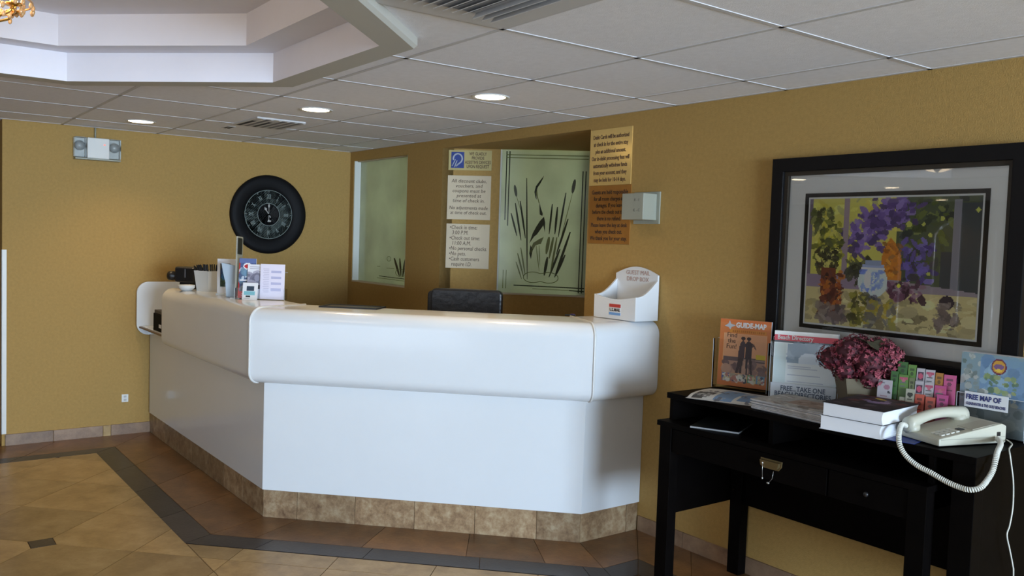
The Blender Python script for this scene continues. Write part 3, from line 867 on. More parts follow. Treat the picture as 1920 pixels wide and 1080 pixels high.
# white square pot with black pens
t = thing('pen_pot', 'white square tapered pot full of black pens on the counter', 'pot', (1.09, -1.565, ZT), math.radians(22))
def frust(mb, a0, a1, z0, z1):
    mb.add([(-a0, -a0, z0), (a0, -a0, z0), (a0, a0, z0), (-a0, a0, z0), (-a1, -a1, z1), (a1, -a1, z1), (a1, a1, z1), (-a1, a1, z1)], [(0, 1, 5, 4), (1, 2, 6, 5), (2, 3, 7, 6), (3, 0, 4, 7)])
mb = MB(); frust(mb, .058, .072, 0.0, .140); frust(mb, .053, .067, .006, .140)
mb.add([(-.072, -.072, .14), (.072, -.072, .14), (.072, .072, .14), (-.072, .072, .14), (-.067, -.067, .14), (.067, -.067, .14), (.067, .067, .14), (-.067, .067, .14)], [(0, 1, 5, 4), (1, 2, 6, 5), (2, 3, 7, 6), (3, 0, 4, 7)])
mb.add([(-.058, -.058, 0), (.058, -.058, 0), (.058, .058, 0), (-.058, .058, 0)], [(0, 1, 2, 3)]); mb.add([(-.053, -.053, .006), (.053, -.053, .006), (.053, .053, .006), (-.053, .053, .006)], [(0, 1, 2, 3)])
mb.build('pot_body', WHITEP, t, recalc=False)
pc = Matrix.Translation((1.09, -1.565, ZT)) @ Matrix.Rotation(math.radians(22), 4, 'Z')
pm = MB(); pm.tube([(0, 0, 0), (0, 0, .175), (0, 0, .178)], [.0045, .0045, .003], 7); pm = pm.build('pen', BLACK)
pmc = MB().box(-.0012, .0012, .004, .008, .13, .172).build('clip', BLACK, pm)
first = True; rr = random.Random(11)
for k in range(16):
    if first: o, c = pm, pmc; first = False
    else:
        o = pm.copy(); col.objects.link(o); c = pmc.copy(); col.objects.link(c); c.parent = o
    fx = -.055 + .09 * (k % 8) / 7; fy = -.025 if k < 8 else .025
    base = pc @ Vector((fx * .8, fy, .008)); top = pc @ Vector((fx * 1.9 - .012 + rr.uniform(-.008, .008), fy * 1.6, .185 + rr.uniform(-.01, .008)))
    o.location = base; o.rotation_euler = (top - base).to_track_quat('Z', 'Y').to_euler()
    tag(o, ['leftmost', 'second from the left', 'third from the left', 'left of the middle', 'right of the middle', 'third from the right', 'second from the right', 'rightmost'][k % 8] + ' black pen in the ' + ('front' if k < 8 else 'back') + ' row in the white pot', 'pen', 'black pens in the white pot')
# standing card with a dark picture
t = thing('picture_card', 'white bordered card with a dark blue landscape behind the pale blue flyer', 'card', (1.455, -1.630, ZT), math.radians(46))
box('card', PAPER, t, 0, .13, 0, .012, .012, .235)
cv = Canvas(24, 40, (30, 45, 40)); cv.rect(0, 0, 1, .3, (60, 60, 50)); cv.daubs(30, (0, .3, 1, .7), [(30, 70, 120), (50, 110, 160), (20, 40, 70)], .18, 2); cv.daubs(25, (0, .7, 1, 1), [(20, 40, 20), (60, 80, 40)], .15, 3)
cv.sheet('card_print', .07, .15, PRINT, t, (.020, -.001, .055))
box('card_base', EDGE, t, 0, .13, -.02, .03, 0, .012, .002)
# pale blue flyer in a clear slim holder
t = thing('flyer', 'pale blue folded flyer flaring upward on the counter edge', 'flyer', (1.668, -1.615, ZT), math.radians(50))
mb = MB(); mb.plate([(-.026, .002), (.026, .002), (.032, .09), (.052, .195), (-.06, .215), (-.05, .16), (-.032, .09)], -.002, .012); mb.build('folded_sheet', mat('pale_blue_paper', (.50, .60, .70), .6), t)
mb = MB(); mb.box(-.032, .032, -.008, -.005, 0, .085); mb.box(-.032, .032, .015, .018, 0, .085); mb.box(-.032, .032, -.008, .018, -.0, .002); mb.build('clear_pocket', ACRYL, t)
# upright sign seen edge-on
t = thing('sign_holder', 'tall thin upright sign seen edge on with a black strip near its top', 'sign', (1.78, -1.62, ZT), math.radians(143))
mb = MB(); mb.M = Matrix.Rotation(math.radians(3.5), 4, 'Y'); mb.box(-.01, .09, -.005, .005, .004, .385); mb.build('sheet', mat('sign_sheet_grey', (.32, .32, .27), .3), t)
mb = MB(); mb.M = Matrix.Rotation(math.radians(3.5), 4, 'Y'); mb.box(-.012, .07, -.0075, -.0052, .275, .375); mb.build('black_strip', BLACK, t)
box('stand', EDGE, t, -.02, .10, -.03, .03, 0, .006, .002)
# clear rack with leaflets
rz = math.radians(52)
t = thing('leaflet_rack', 'clear leaflet rack at the counter corner', 'rack', (1.835, -1.645, ZT), rz)
holder_box(t, .305, .07, .17, .003, .07, 'rack_body', False)
def on(base, rz, x, y, z, tilt=0.0):
    return Matrix.Translation(base) @ Matrix.Rotation(rz, 4, 'Z') @ Matrix.Translation((x, y, z)) @ Matrix.Rotation(tilt, 4, 'X')
def leaflet(name, label, M, w, h, th, cv, group=None, m=PRINT, cat='leaflet', body=PAPER, gain=1.0):
    t = thing(name, label, cat, (0, 0, 0), 0, group); t.matrix_world = M
    box('sheets', body, t, 0, w, 0, th, 0, h)
    cv.sheet('cover_print', w, h, m, t, (0, -.0008, 0), gain=gain)
    return t
RB = (1.835, -1.645, ZT)
cv = Canvas(30, 60, (70, 90, 140)); cv.rect(0, 0, 1, .12, (90, 110, 165)); cv.rect(0, .12, .08, .85, (190, 40, 40)); cv.ell(.5, .2, .26, .09, (235, 235, 240)); cv.ell(.5, .2, .2, .05, (200, 40, 50)); cv.daubs(30, (.1, .3, 1, .6), [(60, 80, 120), (100, 140, 170), (200, 210, 220)], .14, 4); cv.rect(.08, .53, 1, .56, (230, 230, 235)); cv.daubs(20, (.15, .6, 1, .8), [(120, 130, 140), (70, 80, 90), (160, 165, 170)], .12, 5); cv.rect(0, .83, 1, 1, (205, 50, 45)); cv.rect(.2, .88, .9, .90, (240, 200, 200)); cv.rect(.2, .93, .85, .95, (240, 200, 200))
leaflet('leaflet', 'tall blue leaflet with red edge and red foot in the clear rack', on(RB, rz, .005, .040, .006, -.10), .105, .245, .006, cv, 'leaflets on the counter')
cv = Canvas(30, 60, (225, 228, 238)); cv.rect(.15, .07, .85, .09, (150, 150, 170)); cv.rect(.15, .12, .8, .135, (150, 150, 170)); cv.rect(0, .26, 1, .7, (130, 130, 150)); cv.daubs(20, (0, .3, 1, .6), [(150, 150, 170), (110, 110, 130)], .2, 6); cv.rect(0, .60, 1, .72, (50, 48, 56))
leaflet('leaflet', 'white leaflet with a grey photo behind the small white card', on(RB, rz, .065, .022, .006, -.10), .10, .21, .006, cv, 'leaflets on the counter')
cv = Canvas(36, 60, (222, 220, 240))
for k in range(4): cv.rect(.45, .18 + .17 * k, .85, .25 + .17 * k, (150, 155, 200), .6)
for k in range(14): cv.rect(.1 + .03 * (k % 2), .14 + .05 * k, .36, .155 + .05 * k, (170, 170, 200), .7)
leaflet('leaflet', 'wide lavender white leaflet curling at the right of the rack', on(RB, rz, .150, .008, .006, -.07), .150, .215, .005, cv, 'leaflets on the counter')
cv = Canvas(30, 40, (226, 230, 236)); cv.rect(.28, .2, .78, .48, (40, 60, 80)); cv.rect(.1, .5, .85, .72, (120, 185, 200)); cv.rect(.25, .74, .55, .86, (30, 35, 40)); cv.rect(.1, .9, .5, .92, (120, 120, 120))
leaflet('small_card', 'small white card with a blue picture leaning on the rack front', on(RB, rz, .055, -.03, .001, -.16), .092, .105, .002, cv, cat='card')
# black pad, small dark item
t = thing('desk_pad', 'thin black framed pad lying on the counter top', 'pad', (2.57, -1.215, ZT), math.radians(45))
box('pad', mat('pad_grey', (.045, .04, .038), .35), t, -.155, .155, -.075, .075, 0, .005, .001)
mb = MB()
for q in ((-.17, .17, -.09, -.075), (-.17, .17, .075, .09), (-.17, -.155, -.075, .075), (.155, .17, -.075, .075)): mb.box(*q, 0, .008)
mb.build('pad_rim', BLACK, t)
t = thing('pen_clip', 'tiny dark item at the back edge of the counter beside the seam', 'clip', (3.385, -.275, ZT), math.radians(45))
MB().box(-.03, .03, -.012, .012, 0, .008).build('body', BLACK, t, .003); MB().box(.0, .026, -.006, .006, .008, .012).build('lever', mat('purple_plastic', (.06, .03, .10), .4), t, .002)

# mail drop box
t = thing('mail_box', 'white wooden guest mail drop box on the right end of the counter', 'mail box', (3.475, -.180, ZT + .003), 0)
W, D = .325, .172
mb = MB()
fr_pts = [(0, 0), (W, 0), (W, .128)] + [(W - W * i / 12, .128 - .02 * math.sin(math.pi * i / 12)) for i in range(1, 12)] + [(0, .128)]
mb.plate(fr_pts, 0, .012); mb.build('front_panel', LAM, t)
bk = [(0, 0), (W, 0), (W, .245)] + [(W - W * i / 14, .245 + .042 * math.sin(math.pi * i / 14)) for i in range(1, 14)] + [(0, .245)]
mb = MB(); mb.plate(bk, D - .012, D); back = mb.build('back_panel', LAM, t)
side = [(0.012, 0), (D - .012, 0), (D - .012, .215)] + [(D - .012 - (D - .024) * i / 10, .128 + .087 * (1 - math.sin(math.pi / 2 * i / 10))) for i in range(1, 11)]
for xx in (0, W - .012):
    mb = MB(); mb.M = Matrix.Translation((xx, 0, 0)) @ Matrix.Rotation(math.pi / 2, 4, 'Z') @ Matrix.Identity(4)
    mb.plate(side, -.012, 0); mb.build('side_panel', LAM, t)
box('bottom_panel', LAM, t, .012, W - .012, .012, D - .012, 0, .01)
st = box('mail_sticker', WHITEINK, t, .125, .215, -.0012, 0, .022, .082)
box('sticker_stripe', RED, st, .125, .215, -.002, -.0012, .064, .082); box('sticker_stripe', MAILBLUE, st, .125, .215, -.002, -.0012, .022, .036)
lettering('sticker_lettering', 'U.S.MAIL', INK, st, .024, (.170, -.0016, .050), fit=.084, bold=.0006)
lettering('lettering', 'GUEST MAIL\nDROP BOX', mat('faded_red_ink', (.45, .30, .27), .6), t, .034, (.175, D - .0135, .235), line=1.05)

# office chair behind the counter
t = thing('office_chair', 'black leather office chair behind the counter', 'chair', (2.385, -.310, 0), math.radians(45))
mb = MB()
prof_ch = rrect(-.235, .235, .70, 1.262, .035, 5)
mb.plate(prof_ch, -.03, .045); mb.build('backrest', LEATHER, t, .012, 2)
MB().plate(rrect(-.275, .20, .72, 1.242, .03, 4), .05, .075).build('back_shell', BLACK, t, .006)
MB().box(-.25, .25, -.42, .05, .44, .53).build('seat', LEATHER, t, .03, 3)
for sx in (-1, 1):
    MB().tube([(sx * .27, .0, .50), (sx * .29, -.02, .66), (sx * .29, -.06, .70), (sx * .29, -.30, .70), (sx * .28, -.33, .66), (sx * .27, -.34, .50)], .018, 8).build('armrest', BLACK, t)
MB().tube([(0, -.18, .10), (0, -.18, .45)], .03, 12).build('gas_post', CHROME, t)
MB().tube([(0, .03, .47), (0, .075, .55), (0, .075, .78)], .025, 8).build('back_bracket', BLACK, t)
for k in range(5):
    a = 2 * math.pi * k / 5
    lg = MB().tube([(0, -.18, .11), (.29 * math.cos(a), -.18 + .29 * math.sin(a), .075)], [.03, .018], 8).build('base_leg', BLACK, t)
    MB().ball((.29 * math.cos(a), -.18 + .29 * math.sin(a), .032), .03, .03, .032, 12, 8).build('caster', BLACK, lg)

# ------------------------------------------------------------------ signs and wall fittings
def alc_thing(name, label, cat, u, z):
    t = thing(name, label, cat); t.matrix_world = alc @ Matrix.Translation((u, -.003, z)); return t
SU0, SU1 = .048, .373
W_ = SU1 - SU0
t = alc_thing('assistance_sign', 'small gold sign with a blue ear symbol at the top of the alcove wall', 'sign', SU0, 2.10)
box('plate', GOLDSIGN, t, 0, W_, -.003, .003, 0, .148, .001)
box('symbol_panel', BLUE, t, .02, .118, -.0038, -.003, .016, .134)
mb = MB(); mb.tube([(.069 + .034 * math.cos(a), -.005, .085 + .036 * math.sin(a)) for a in [math.radians(x) for x in range(200, -70, -18)]] + [(.075, -.005, .045), (.055, -.005, .028)], [.007] * 15 + [.006, .007], 6)
mb.tube([(.028 + .025 * q, -.005, .03 + .05 * q) for q in (0, .5, 1)], .004, 5); mb.tube([(.045 + .02 * q, -.005, .022 + .05 * q) for q in (0, .5, 1)], .004, 5)
mb.build('ear_symbol', mat('symbol_pale', (.42, .45, .55), .5), t)
lettering('lettering', 'WE GLADLY\nPROVIDE\nASSISTIVE DEVICES\nUPON REQUEST', INKB, t, .033, (.222, -.0036, .074), fit=.195, line=.95, bold=.0004)
t = alc_thing('discount_sign', 'cream sign about discount clubs, the middle of three on the alcove wall', 'sign', SU0 - .002, 1.735)
box('plate', CREAM, t, 0, W_ + .003, -.003, .003, 0, .326, .001)
lettering('lettering', 'All discount clubs,\nvouchers, and\ncoupons must be\npresented at\ntime of check in.', INKB, t, .037, (W_ / 2, -.0036, .212), fit=.265, line=.98, shear=.15)
lettering('lettering', 'No adjustments made\nat time of check out.', INKB, t, .037, (W_ / 2, -.0036, .068), fit=.290, line=.98, shear=.15)
t = alc_thing('house_rules_sign', 'cream sign with bulleted check in rules, lowest on the alcove wall', 'sign', SU0 - .002, 1.372)
box('plate', CREAM, t, 0, W_ + .003, -.003, .003, 0, .330, .001)
lettering('lettering', '\u2022Check in time:\n  3:00 P.M.\n\u2022Check out time:\n  11:00 A.M.\n\u2022No personal checks.\n\u2022No pets.\n\u2022Cash customers\n  require I.D.', INKB, t, .042, (.024, -.0036, .166), align='LEFT', fit=None, line=.93, sx=.80, shear=.12)
# brass plates on the right wall
t = thing('brass_plate', 'polished brass notice plate, upper of the two beside the alcove', 'plaque', (3.196, 0, 1.926))
box('plate', BRASS, t, 0, .350, -.004, 0, 0, .325, .001)
lettering('lettering', 'Debit Cards will be authorized\nat check in for the entire stay\nplus an additional amount.\nOur in-debit processing fees will\nautomatically withdraw funds\nfrom your account, and they\nmay be held for 10-14 days.', INKB, t, .034, (.175, -.0046, .155), fit=.315, line=1.22, bold=.0005)
t = thing('copper_plate', 'dull copper notice plate, lower of the two beside the alcove', 'plaque', (3.206, 0, 1.586))
box('plate', COPPER, t, 0, .348, -.004, 0, 0, .338, .001)
lettering('lettering', 'Guests are held responsible\nfor all room charges and\ndamages. If you leave\nbefore the check out time\nthere is no refund.\nPlease leave the key at desk\nwhen you check out.\nWe thank you for your stay.', INK, t, .034, (.172, -.0046, .165), fit=.31, line=1.12, bold=.0004)
# grey control box
t = thing('control_box', 'grey wall box overlapping the copper plate', 'control box', (3.595, 0, 1.722))
box('back_plate', GREYBOX, t, -.012, .185, -.008, 0, -.02, .155, .002)
MB().box(0, .164, -.112, -.008, 0, .142).build('cover', GREYBOX, t, .004)
for z in (.055, .11):
    lettering('lettering', '8 - 1' if z > .1 else 'K - C', mat('grey_ink', (.16, .17, .15), .6), t, .022, (.115, -.1126, z - .005))
# wall clock
t = thing('wall_clock', 'large round black wall clock with grey dial on the gold wall', 'clock', (0, -.745, 1.743))
t.rotation_euler = (math.pi / 2, 0, math.pi / 2)
mb = MB(); mb.lathe([(.205, .001), (.325, .001), (.329, .012), (.322, .026), (.300, .034), (.270, .036), (.235, .028), (.214, .022), (.208, .016), (.205, .012)], 64); mb.build('rim', mat('clock_black', (.004, .004, .005), .6, spec=.2), t, recalc=True)
mb = MB(); mb.lathe([(.001, .012), (.209, .012)], 64); mb.build('dial', CLOCKF, t)
mb = MB(); mb.lathe([(.001, .0135), (.090, .0135)], 48); mb.build('centre_disc', BLACK, t)
mb = MB()
for r in (.203, .094): mb.tube([(r * math.cos(a), r * math.sin(a), .0135) for a in [2 * math.pi * i / 48 for i in range(48)]], .0022, 5, closed=True)
mb.build('dial_ring', CLOCKN, t)
for k, s in enumerate(['XII', 'I', 'II', 'III', 'IIII', 'V', 'VI', 'VII', 'VIII', 'IX', 'X', 'XI']):
    a = math.pi / 2 - k * math.pi / 6
    lettering('numeral', s, CLOCKN, t, .058, (.148 * math.cos(a), .148 * math.sin(a), .0132), rot=(0, 0, a - math.pi / 2), sx=.5)
    MB().box(-.002, .002, .186, .198, .0128, .0136).build('minute_mark', CLOCKN, t).rotation_euler = (0, 0, a - math.pi / 2)
def hand(L, wd, ang, tail):
    mb = MB(); mb.prism([(-wd * .4, -tail), (wd * .4, -tail), (wd * .35, L * .55), (wd * 1.4, L * .72), (0, L), (-wd * 1.4, L * .72), (-wd * .35, L * .55)], .016, .018)
    mb.prism([(.008 * math.cos(q), .008 * math.sin(q)) for q in [2 * math.pi * i / 12 for i in range(12)]], .016, .019)
    mb.build('clock_hand', SILVER, t).rotation_euler = (0, 0, ang)
hand(.098, .006, math.radians(0), .05); hand(.072, .008, math.radians(32), .03)
MB().prism([(-.012, -.062), (.018, -.062), (.022, -.05), (-.006, -.045)], .016, .018).build('counterweight', SILVER, t)
# emergency light
t = thing('emergency_light', 'white two headed emergency light high on the gold wall', 'emergency light', (0, -2.073, 2.172))
box('housing', WHITEP, t, 0, .085, -.075, .075, -.078, .072, .006)
for s in (-1, 1):
    h = MB().box(0.0, .075, s * .078, s * .158, -.074, .074).build('lamp_cover', LENS, t, .008)
    mb = MB(); mb.M = Matrix.Translation((.03, s * .118, .012)) @ Matrix.Rotation(math.pi / 2, 4, 'Y'); mb.lathe([(.008, -.02), (.02, -.01), (.034, .012), (.036, .016)], 20); mb.build('reflector', mat('reflector_pale', (.66, .68, .68), .25, metal=.2), h)
    box('lamp_back', WHITEP, h, 0, .008, s * .080, s * .155, -.07, .07)
box('indicator', LED, t, .085, .087, .036, .046, .022, .028)
box('base_tray', GREYBOX, t, 0, .082, -.155, .155, -.090, -.078, .003)
MB().tube([(.02, -.01, .072), (.02, -.01, .152)], .006, 8).build('conduit', GREYBOX, t)
# outlet
t = thing('wall_outlet', 'small white outlet cover low on the gold wall', 'outlet', (0, -1.857, .280))
box('cover_plate', WHITEP, t, 0, .006, -.024, .024, -.03, .03, .002)
for z in (-.013, .013):
    box('socket', mat('socket_grey', (.45, .45, .45), .5), t, .006, .0075, -.010, .010, z - .008, z + .008)

# framed picture
t = thing('framed_picture', 'large black framed painting of flowers and a blue vase on the right wall', 'picture', (4.525, 0, 1.085))
FW, FH = 1.125, .920
def frame_ring(name, x0, x1, z0, z1, w, y0, y1, m, parent, bev=0.0):
    mb = MB()
    for q in ([(x0, z0), (x1, z0), (x1 - w, z0 + w), (x0 + w, z0 + w)], [(x1, z0), (x1, z1), (x1 - w, z1 - w), (x1 - w, z0 + w)], [(x1, z1), (x0, z1), (x0 + w, z1 - w), (x1 - w, z1 - w)], [(x0, z1), (x0, z0), (x0 + w, z0 + w), (x0 + w, z1 - w)]): mb.plate(q, y0, y1)
    return mb.build(name, m, parent, bev)
frame_ring('frame', 0, FW, 0, FH, .062, -.045, 0, FRAMEBLK, t, .004)
frame_ring('frame_lip', .060, FW - .060, .060, FH - .060, .020, -.030, -.004, FRAMEBRN, t, .002)
box('mat_board', MATB, t, .07, FW - .07, -.010, -.006, .07, FH - .07)
OX0, OX1, OZ0, OZ1 = .165, .977, .148, .757
frame_ring('mat_black_line', OX0, OX1, OZ0, OZ1, .018, -.0125, -.010, MATK, t)
cv = Canvas(176, 126, (120, 116, 84))
PR = random.Random(5)
cv.rect(0, 0, .62, .62, (150, 146, 74)); cv.rect(.55, 0, 1, .66, (58, 66, 48))
cv.daubs(60, (0, 0, .55, .35), [(160, 158, 80), (176, 172, 96), (150, 142, 60), (128, 128, 84)], .035, 20)
cv.daubs(50, (.02, .3, .4, .62), [(150, 146, 48), (176, 168, 60), (120, 116, 50), (90, 92, 40)], .03, 21)
cv.daubs(80, (.6, .0, 1, .55), [(58, 66, 40), (76, 86, 42), (44, 52, 44), (88, 96, 48), (40, 46, 44)], .03, 22)
for k in range(150):
    q = PR.random(); x = .30 + .30 * q + PR.gauss(0, .055); y = .33 - .28 * q + PR.gauss(0, .07)
    if y < .55: cv.ell(x, y, PR.uniform(.015, .035), PR.uniform(.012, .03), PR.choice([(84, 66, 118), (70, 54, 98), (98, 80, 134), (58, 46, 82), (110, 94, 140)]), PR.uniform(-1, 1), .9)
cv.daubs(50, (.58, .32, .76, .62), [(76, 64, 124), (62, 52, 104), (54, 50, 60), (88, 78, 140)], .028, 23)
cv.rect(.86, .02, .90, .70, (98, 98, 106)); cv.rect(.90, .05, 1, .70, (44, 50, 54)); cv.rect(.80, .40, .86, .66, (42, 48, 52))
cv.rect(.23, .0, .262, .63, (116, 104, 112)); cv.rect(0, 0, .02, .63, (86, 78, 92))
cv.rect(0, .60, .38, .72, (110, 98, 114)); cv.poly([(.38, .60), (.56, .62), (1, .68), (1, .80), (.38, .72)], (112, 104, 112))
cv.rect(0, .71, 1, 1, (150, 142, 104))
cv.daubs(120, (0, .72, 1, 1), [(168, 160, 122), (140, 130, 92), (122, 114, 84), (152, 146, 112), (104, 96, 74)], .04, 24, rot=0.0)
cv.daubs(36, (.02, .08, .16, .18), [(70, 76, 40), (96, 100, 52), (52, 52, 32)], .022, 25)
cv.daubs(70, (.05, .18, .22, .48), [(88, 92, 40), (120, 118, 46), (60, 64, 34), (150, 144, 56)], .025, 26)
cv.daubs(70, (.06, .40, .20, .58), [(44, 44, 26), (58, 50, 30), (34, 32, 22), (160, 156, 88)], .022, 27)
cv.poly([(.095, .55), (.19, .55), (.215, .80), (.255, .92), (.08, .92), (.10, .78)], (88, 46, 30)); cv.daubs(60, (.10, .58, .24, .86), [(116, 58, 26), (72, 36, 30), (140, 84, 30), (54, 30, 26)], .02, 28)
cv.daubs(40, (.10, .86, .27, .97), [(96, 84, 82), (80, 72, 74), (110, 100, 92)], .035, 29)
cv.poly([(.47, .46), (.49, .36), (.52, .30), (.55, .34), (.585, .44), (.59, .62), (.48, .62)], (150, 96, 32)); cv.daubs(36, (.48, .34, .58, .62), [(176, 116, 40), (128, 78, 26), (108, 74, 34)], .018, 30)
cv.rect(.28, .50, .35, .60, (44, 46, 34)); cv.daubs(30, (.27, .48, .40, .66), [(50, 50, 36), (36, 38, 32), (70, 72, 48)], .025, 31)
cv.ell(.425, .64, .090, .125, (150, 164, 196)); cv.rect(.36, .51, .49, .535, (120, 130, 156)); cv.rect(.375, .475, .47, .515, (108, 118, 140))
cv.daubs(46, (.36, .56, .48, .72), [(88, 104, 164), (104, 122, 180), (160, 176, 206), (120, 136, 184)], .018, 32)
cv.rect(.355, .535, .495, .546, (206, 206, 176)); cv.ell(.395, .62, .022, .07, (188, 200, 222))
cv.daubs(30, (.37, .76, .46, .82), [(70, 70, 78), (52, 54, 60)], .02, 33)
cv.daubs(60, (.29, .74, .40, .98), [(84, 82, 34), (112, 108, 44), (60, 58, 34), (128, 116, 50)], .022, 34)
cv.daubs(40, (.40, .80, .56, .98), [(104, 100, 92), (120, 116, 60), (88, 86, 84), (136, 120, 44)], .03, 35)
cv.daubs(46, (.52, .64, .72, .76), [(70, 40, 58), (96, 66, 84), (54, 34, 46), (120, 96, 108)], .025, 36)
cv.ell(.58, .66, .012, .014, (190, 170, 40))
cv.ell(.845, .76, .04, .05, (42, 34, 42)); cv.daubs(30, (.80, .78, .90, .96), [(100, 90, 86), (84, 76, 74)], .025, 37)
for q in ((.70, .20, .010), (.74, .28, .012), (.98, .10, .012), (.80, .16, .012), (.74, .56, .010), (.62, .20, .016)): cv.ell(q[0], q[1], q[2], q[2] * 1.4, (142, 146, 70))
cv.sheet('painting', OX1 - OX0 - .052, OZ1 - OZ0 - .052, PRINTM, t, (OX0 + .026, -.0112, OZ0 + .026), gain=2.6)
box('glass', PGLASS, t, .07, FW - .07, -.0165, -.0145, .07, FH - .07)

# chrome luggage cart that only shows as thin lines mirrored in the picture glass
t = thing('luggage_cart', 'chrome luggage cart whose posts are mirrored as thin lines in the picture glass', 'luggage cart', (0, 0, 0))
posts = [(2.79, -4.24, 1.81), (2.97, -4.50, 1.87), (3.12, -4.68, 1.98), (3.31, -4.95, 1.84)]
for k, (x, y, z) in enumerate(posts):
    top = [(x, y, z)] if k != 1 else [(x, y, z - .10), (x + .03, y - .035, z - .03), (x + .12, y - .15, z + .06)]
    MB().tube([(x, y, .22)] + top, .011, 8).build('post', CHROME, t)
MB().prism([(2.62, -4.25), (3.30, -5.18), (3.55, -4.98), (2.87, -4.05)], .16, .22).build('deck', mat('cart_carpet', (.08, .012, .015), .9), t, .01)
for x, y in ((2.74, -4.27), (3.32, -5.06), (3.43, -4.95), (2.86, -4.16)):
    MB().lathe([(.001, 0), (.03, .02), (.06, .06), (.06, .10), (.03, .14), (.02, .16)], 12).build('wheel', BLACK, t, loc=(x, y, .001))

# ------------------------------------------------------------------ console desk
dk = thing('console_desk', 'espresso black console desk with a raised shelf against the right wall', 'desk', (0, 0, 0))
DX0, DX1, DZ, DL = 4.350, 5.735, .915, .79
box('riser_top', BLACKWOOD, dk, DX0, DX1, -.503, -.015, DZ - .026, DZ, .002)
box('lower_top', BLACKWOOD, dk, DX0 - .012, 5.600, -.548, -.015, DL - .024, DL, .002)
for x0 in (DX0 + .01, 4.905, 5.57): box('riser_side', BLACKWOOD, dk, x0, x0 + .02, -.49, -.02, DL, DZ - .026)
box('riser_back', BLACKWOOD, dk, DX0 + .01, 5.60, -.032, -.018, DL, DZ - .026)
LG = .068
for x0, y0 in ((DX0 - .004, -.535), (DX0 + .038, -.068), (5.525, -.535), (5.62, -.068)):
    box('leg', BLACKWOOD, dk, x0, x0 + LG, y0, y0 + .055, 0, DL - .024, .002)
box('outer_leg', BLACKWOOD, dk, 5.655, 5.732, -.497, -.435, 0, DZ - .026, .002)
box('end_panel', BLACKWOOD, dk, 5.700, 5.728, -.435, -.02, .30, DZ - .026)
box('side_panel', BLACKWOOD, dk, DX0 + .012, DX0 + .030, -.48, -.02, .352, DL - .024)
box('back_panel', BLACKWOOD, dk, DX0 + .03, 5.66, -.040, -.022, .345, DL - .024)
for x0, x1 in ((DX0 + .068, 5.205), (5.213, 5.522)):
    d = box('drawer', BLACKWOOD, dk, x0, x1, -.530, -.10, .655, DL - .030, .002)
    if x0 < 5:
        mb = MB()
        n = 10
        for i in range(n):
            pass
        pts = [(-.052, .018), (.052, .018), (.050, -.006), (.036, -.022), (-.036, -.022), (-.050, -.006)]
        mb.M = Matrix.Translation((4.955, -.5335, .722)); mb.plate(pts, -.0, .004)
        mb.M = Matrix.Translation((4.955, -.534, .722)); mb.plate([(-.046, .012), (.046, .012), (.042, -.008), (.030, -.018), (-.030, -.018), (-.042, -.008)], -.014, 0)
        mb.build('cup_pull', mat('antique_brass', (.20, .15, .07), .35, metal=.7), d, .002)
        mb = MB()
        mb.ball((4.925, -.550, .722), .004, .003, .005, 8, 6)
        mb.tube([(4.928, -.552, .722), (4.929, -.553, .70), (4.930, -.552, .665)], .0008, 5); mb.ball((4.930, -.552, .661), .0035, .0035, .0045, 8, 6)
        mb.tube([(4.982, -.552, .70), (4.978, -.553, .67), (4.962, -.552, .650)], .0007, 5); mb.ball((4.958, -.552, .648), .007, .004, .004, 8, 6)
        mb.build('key_string', SILVER, d)
    else:
        MB().ball((5.37, -.536, .705), .010, .008, .010, 12, 8).build('drawer_knob', BLACK, d)

# ---- things on the desk
ZD = DZ
# magazine in the pigeonhole
t = thing('magazine', 'dark glossy magazine in the open slot under the raised shelf', 'magazine', (4.533, -.545, DL), math.radians(24))
MB().box(0, .215, 0, .27, 0, .007).build('pages', mat('page_edge_grey', (.34, .35, .36), .5), t, .001)
cv = Canvas(24, 30, (14, 15, 18)); cv.daubs(30, (0, 0, 1, 1), [(20, 22, 28), (38, 40, 46), (10, 10, 12), (30, 34, 30)], .2, 40)
cv.sheet('cover_print', .215, .27, PRINT, t, (0, .0, .0078), (-math.pi / 2, 0, 0))
# loose newspaper draped over the front edge
t = thing('newspaper', 'open newspaper with blue pictures lying at the left end of the desk', 'newspaper', (0, 0, 0))
nc = np.array([[4.498, -.545], [4.800, -.425], [4.415, -.285], [4.715, -.165]])
def bil(u, v): return nc[0] * (1 - u) * (1 - v) + nc[1] * u * (1 - v) + nc[2] * (1 - u) * v + nc[3] * u * v
NU, NV = 40, 24
cv = Canvas(NU, NV, (196, 196, 192))
cv.rect(.0, .0, .05, 1, (206, 206, 202)); cv.rect(.06, .55, .30, .70, (60, 60, 60)); cv.rect(.06, .74, .2, .92, (70, 70, 70)); cv.rect(.30, .1, .9, .5, (150, 154, 162)); cv.rect(.35, .15, .6, .9, (110, 138, 170)); cv.rect(.64, .3, .92, .85, (104, 132, 168)); cv.daubs(30, (.05, .1, .95, .9), [(120, 120, 120), (150, 150, 150), (90, 92, 100)], .05, 41)
vs = []; 
for j in range(NV + 1):
    for i in range(NU + 1):
        p = bil(i / NU, j / NV); fold = .012 * math.exp(-((j / NV) ** 2) / .02) * -1.2 + .010 + .006 * math.sin(math.pi * j / NV) + .003 * math.sin(6 * i / NU)
        vs.append((p[0], p[1], ZD + max(fold, .002)))
fs = [(j * (NU + 1) + i, j * (NU + 1) + i + 1, (j + 1) * (NU + 1) + i + 1, (j + 1) * (NU + 1) + i) for j in range(NV) for i in range(NU)]
me = bpy.data.meshes.new('news_sheet'); me.from_pydata(vs, [], fs)
lin = np.array([s2l(tuple(cv.a[NV - 1 - j, i])) + (1.0,) for j in range(NV) for i in range(NU)], np.float32)
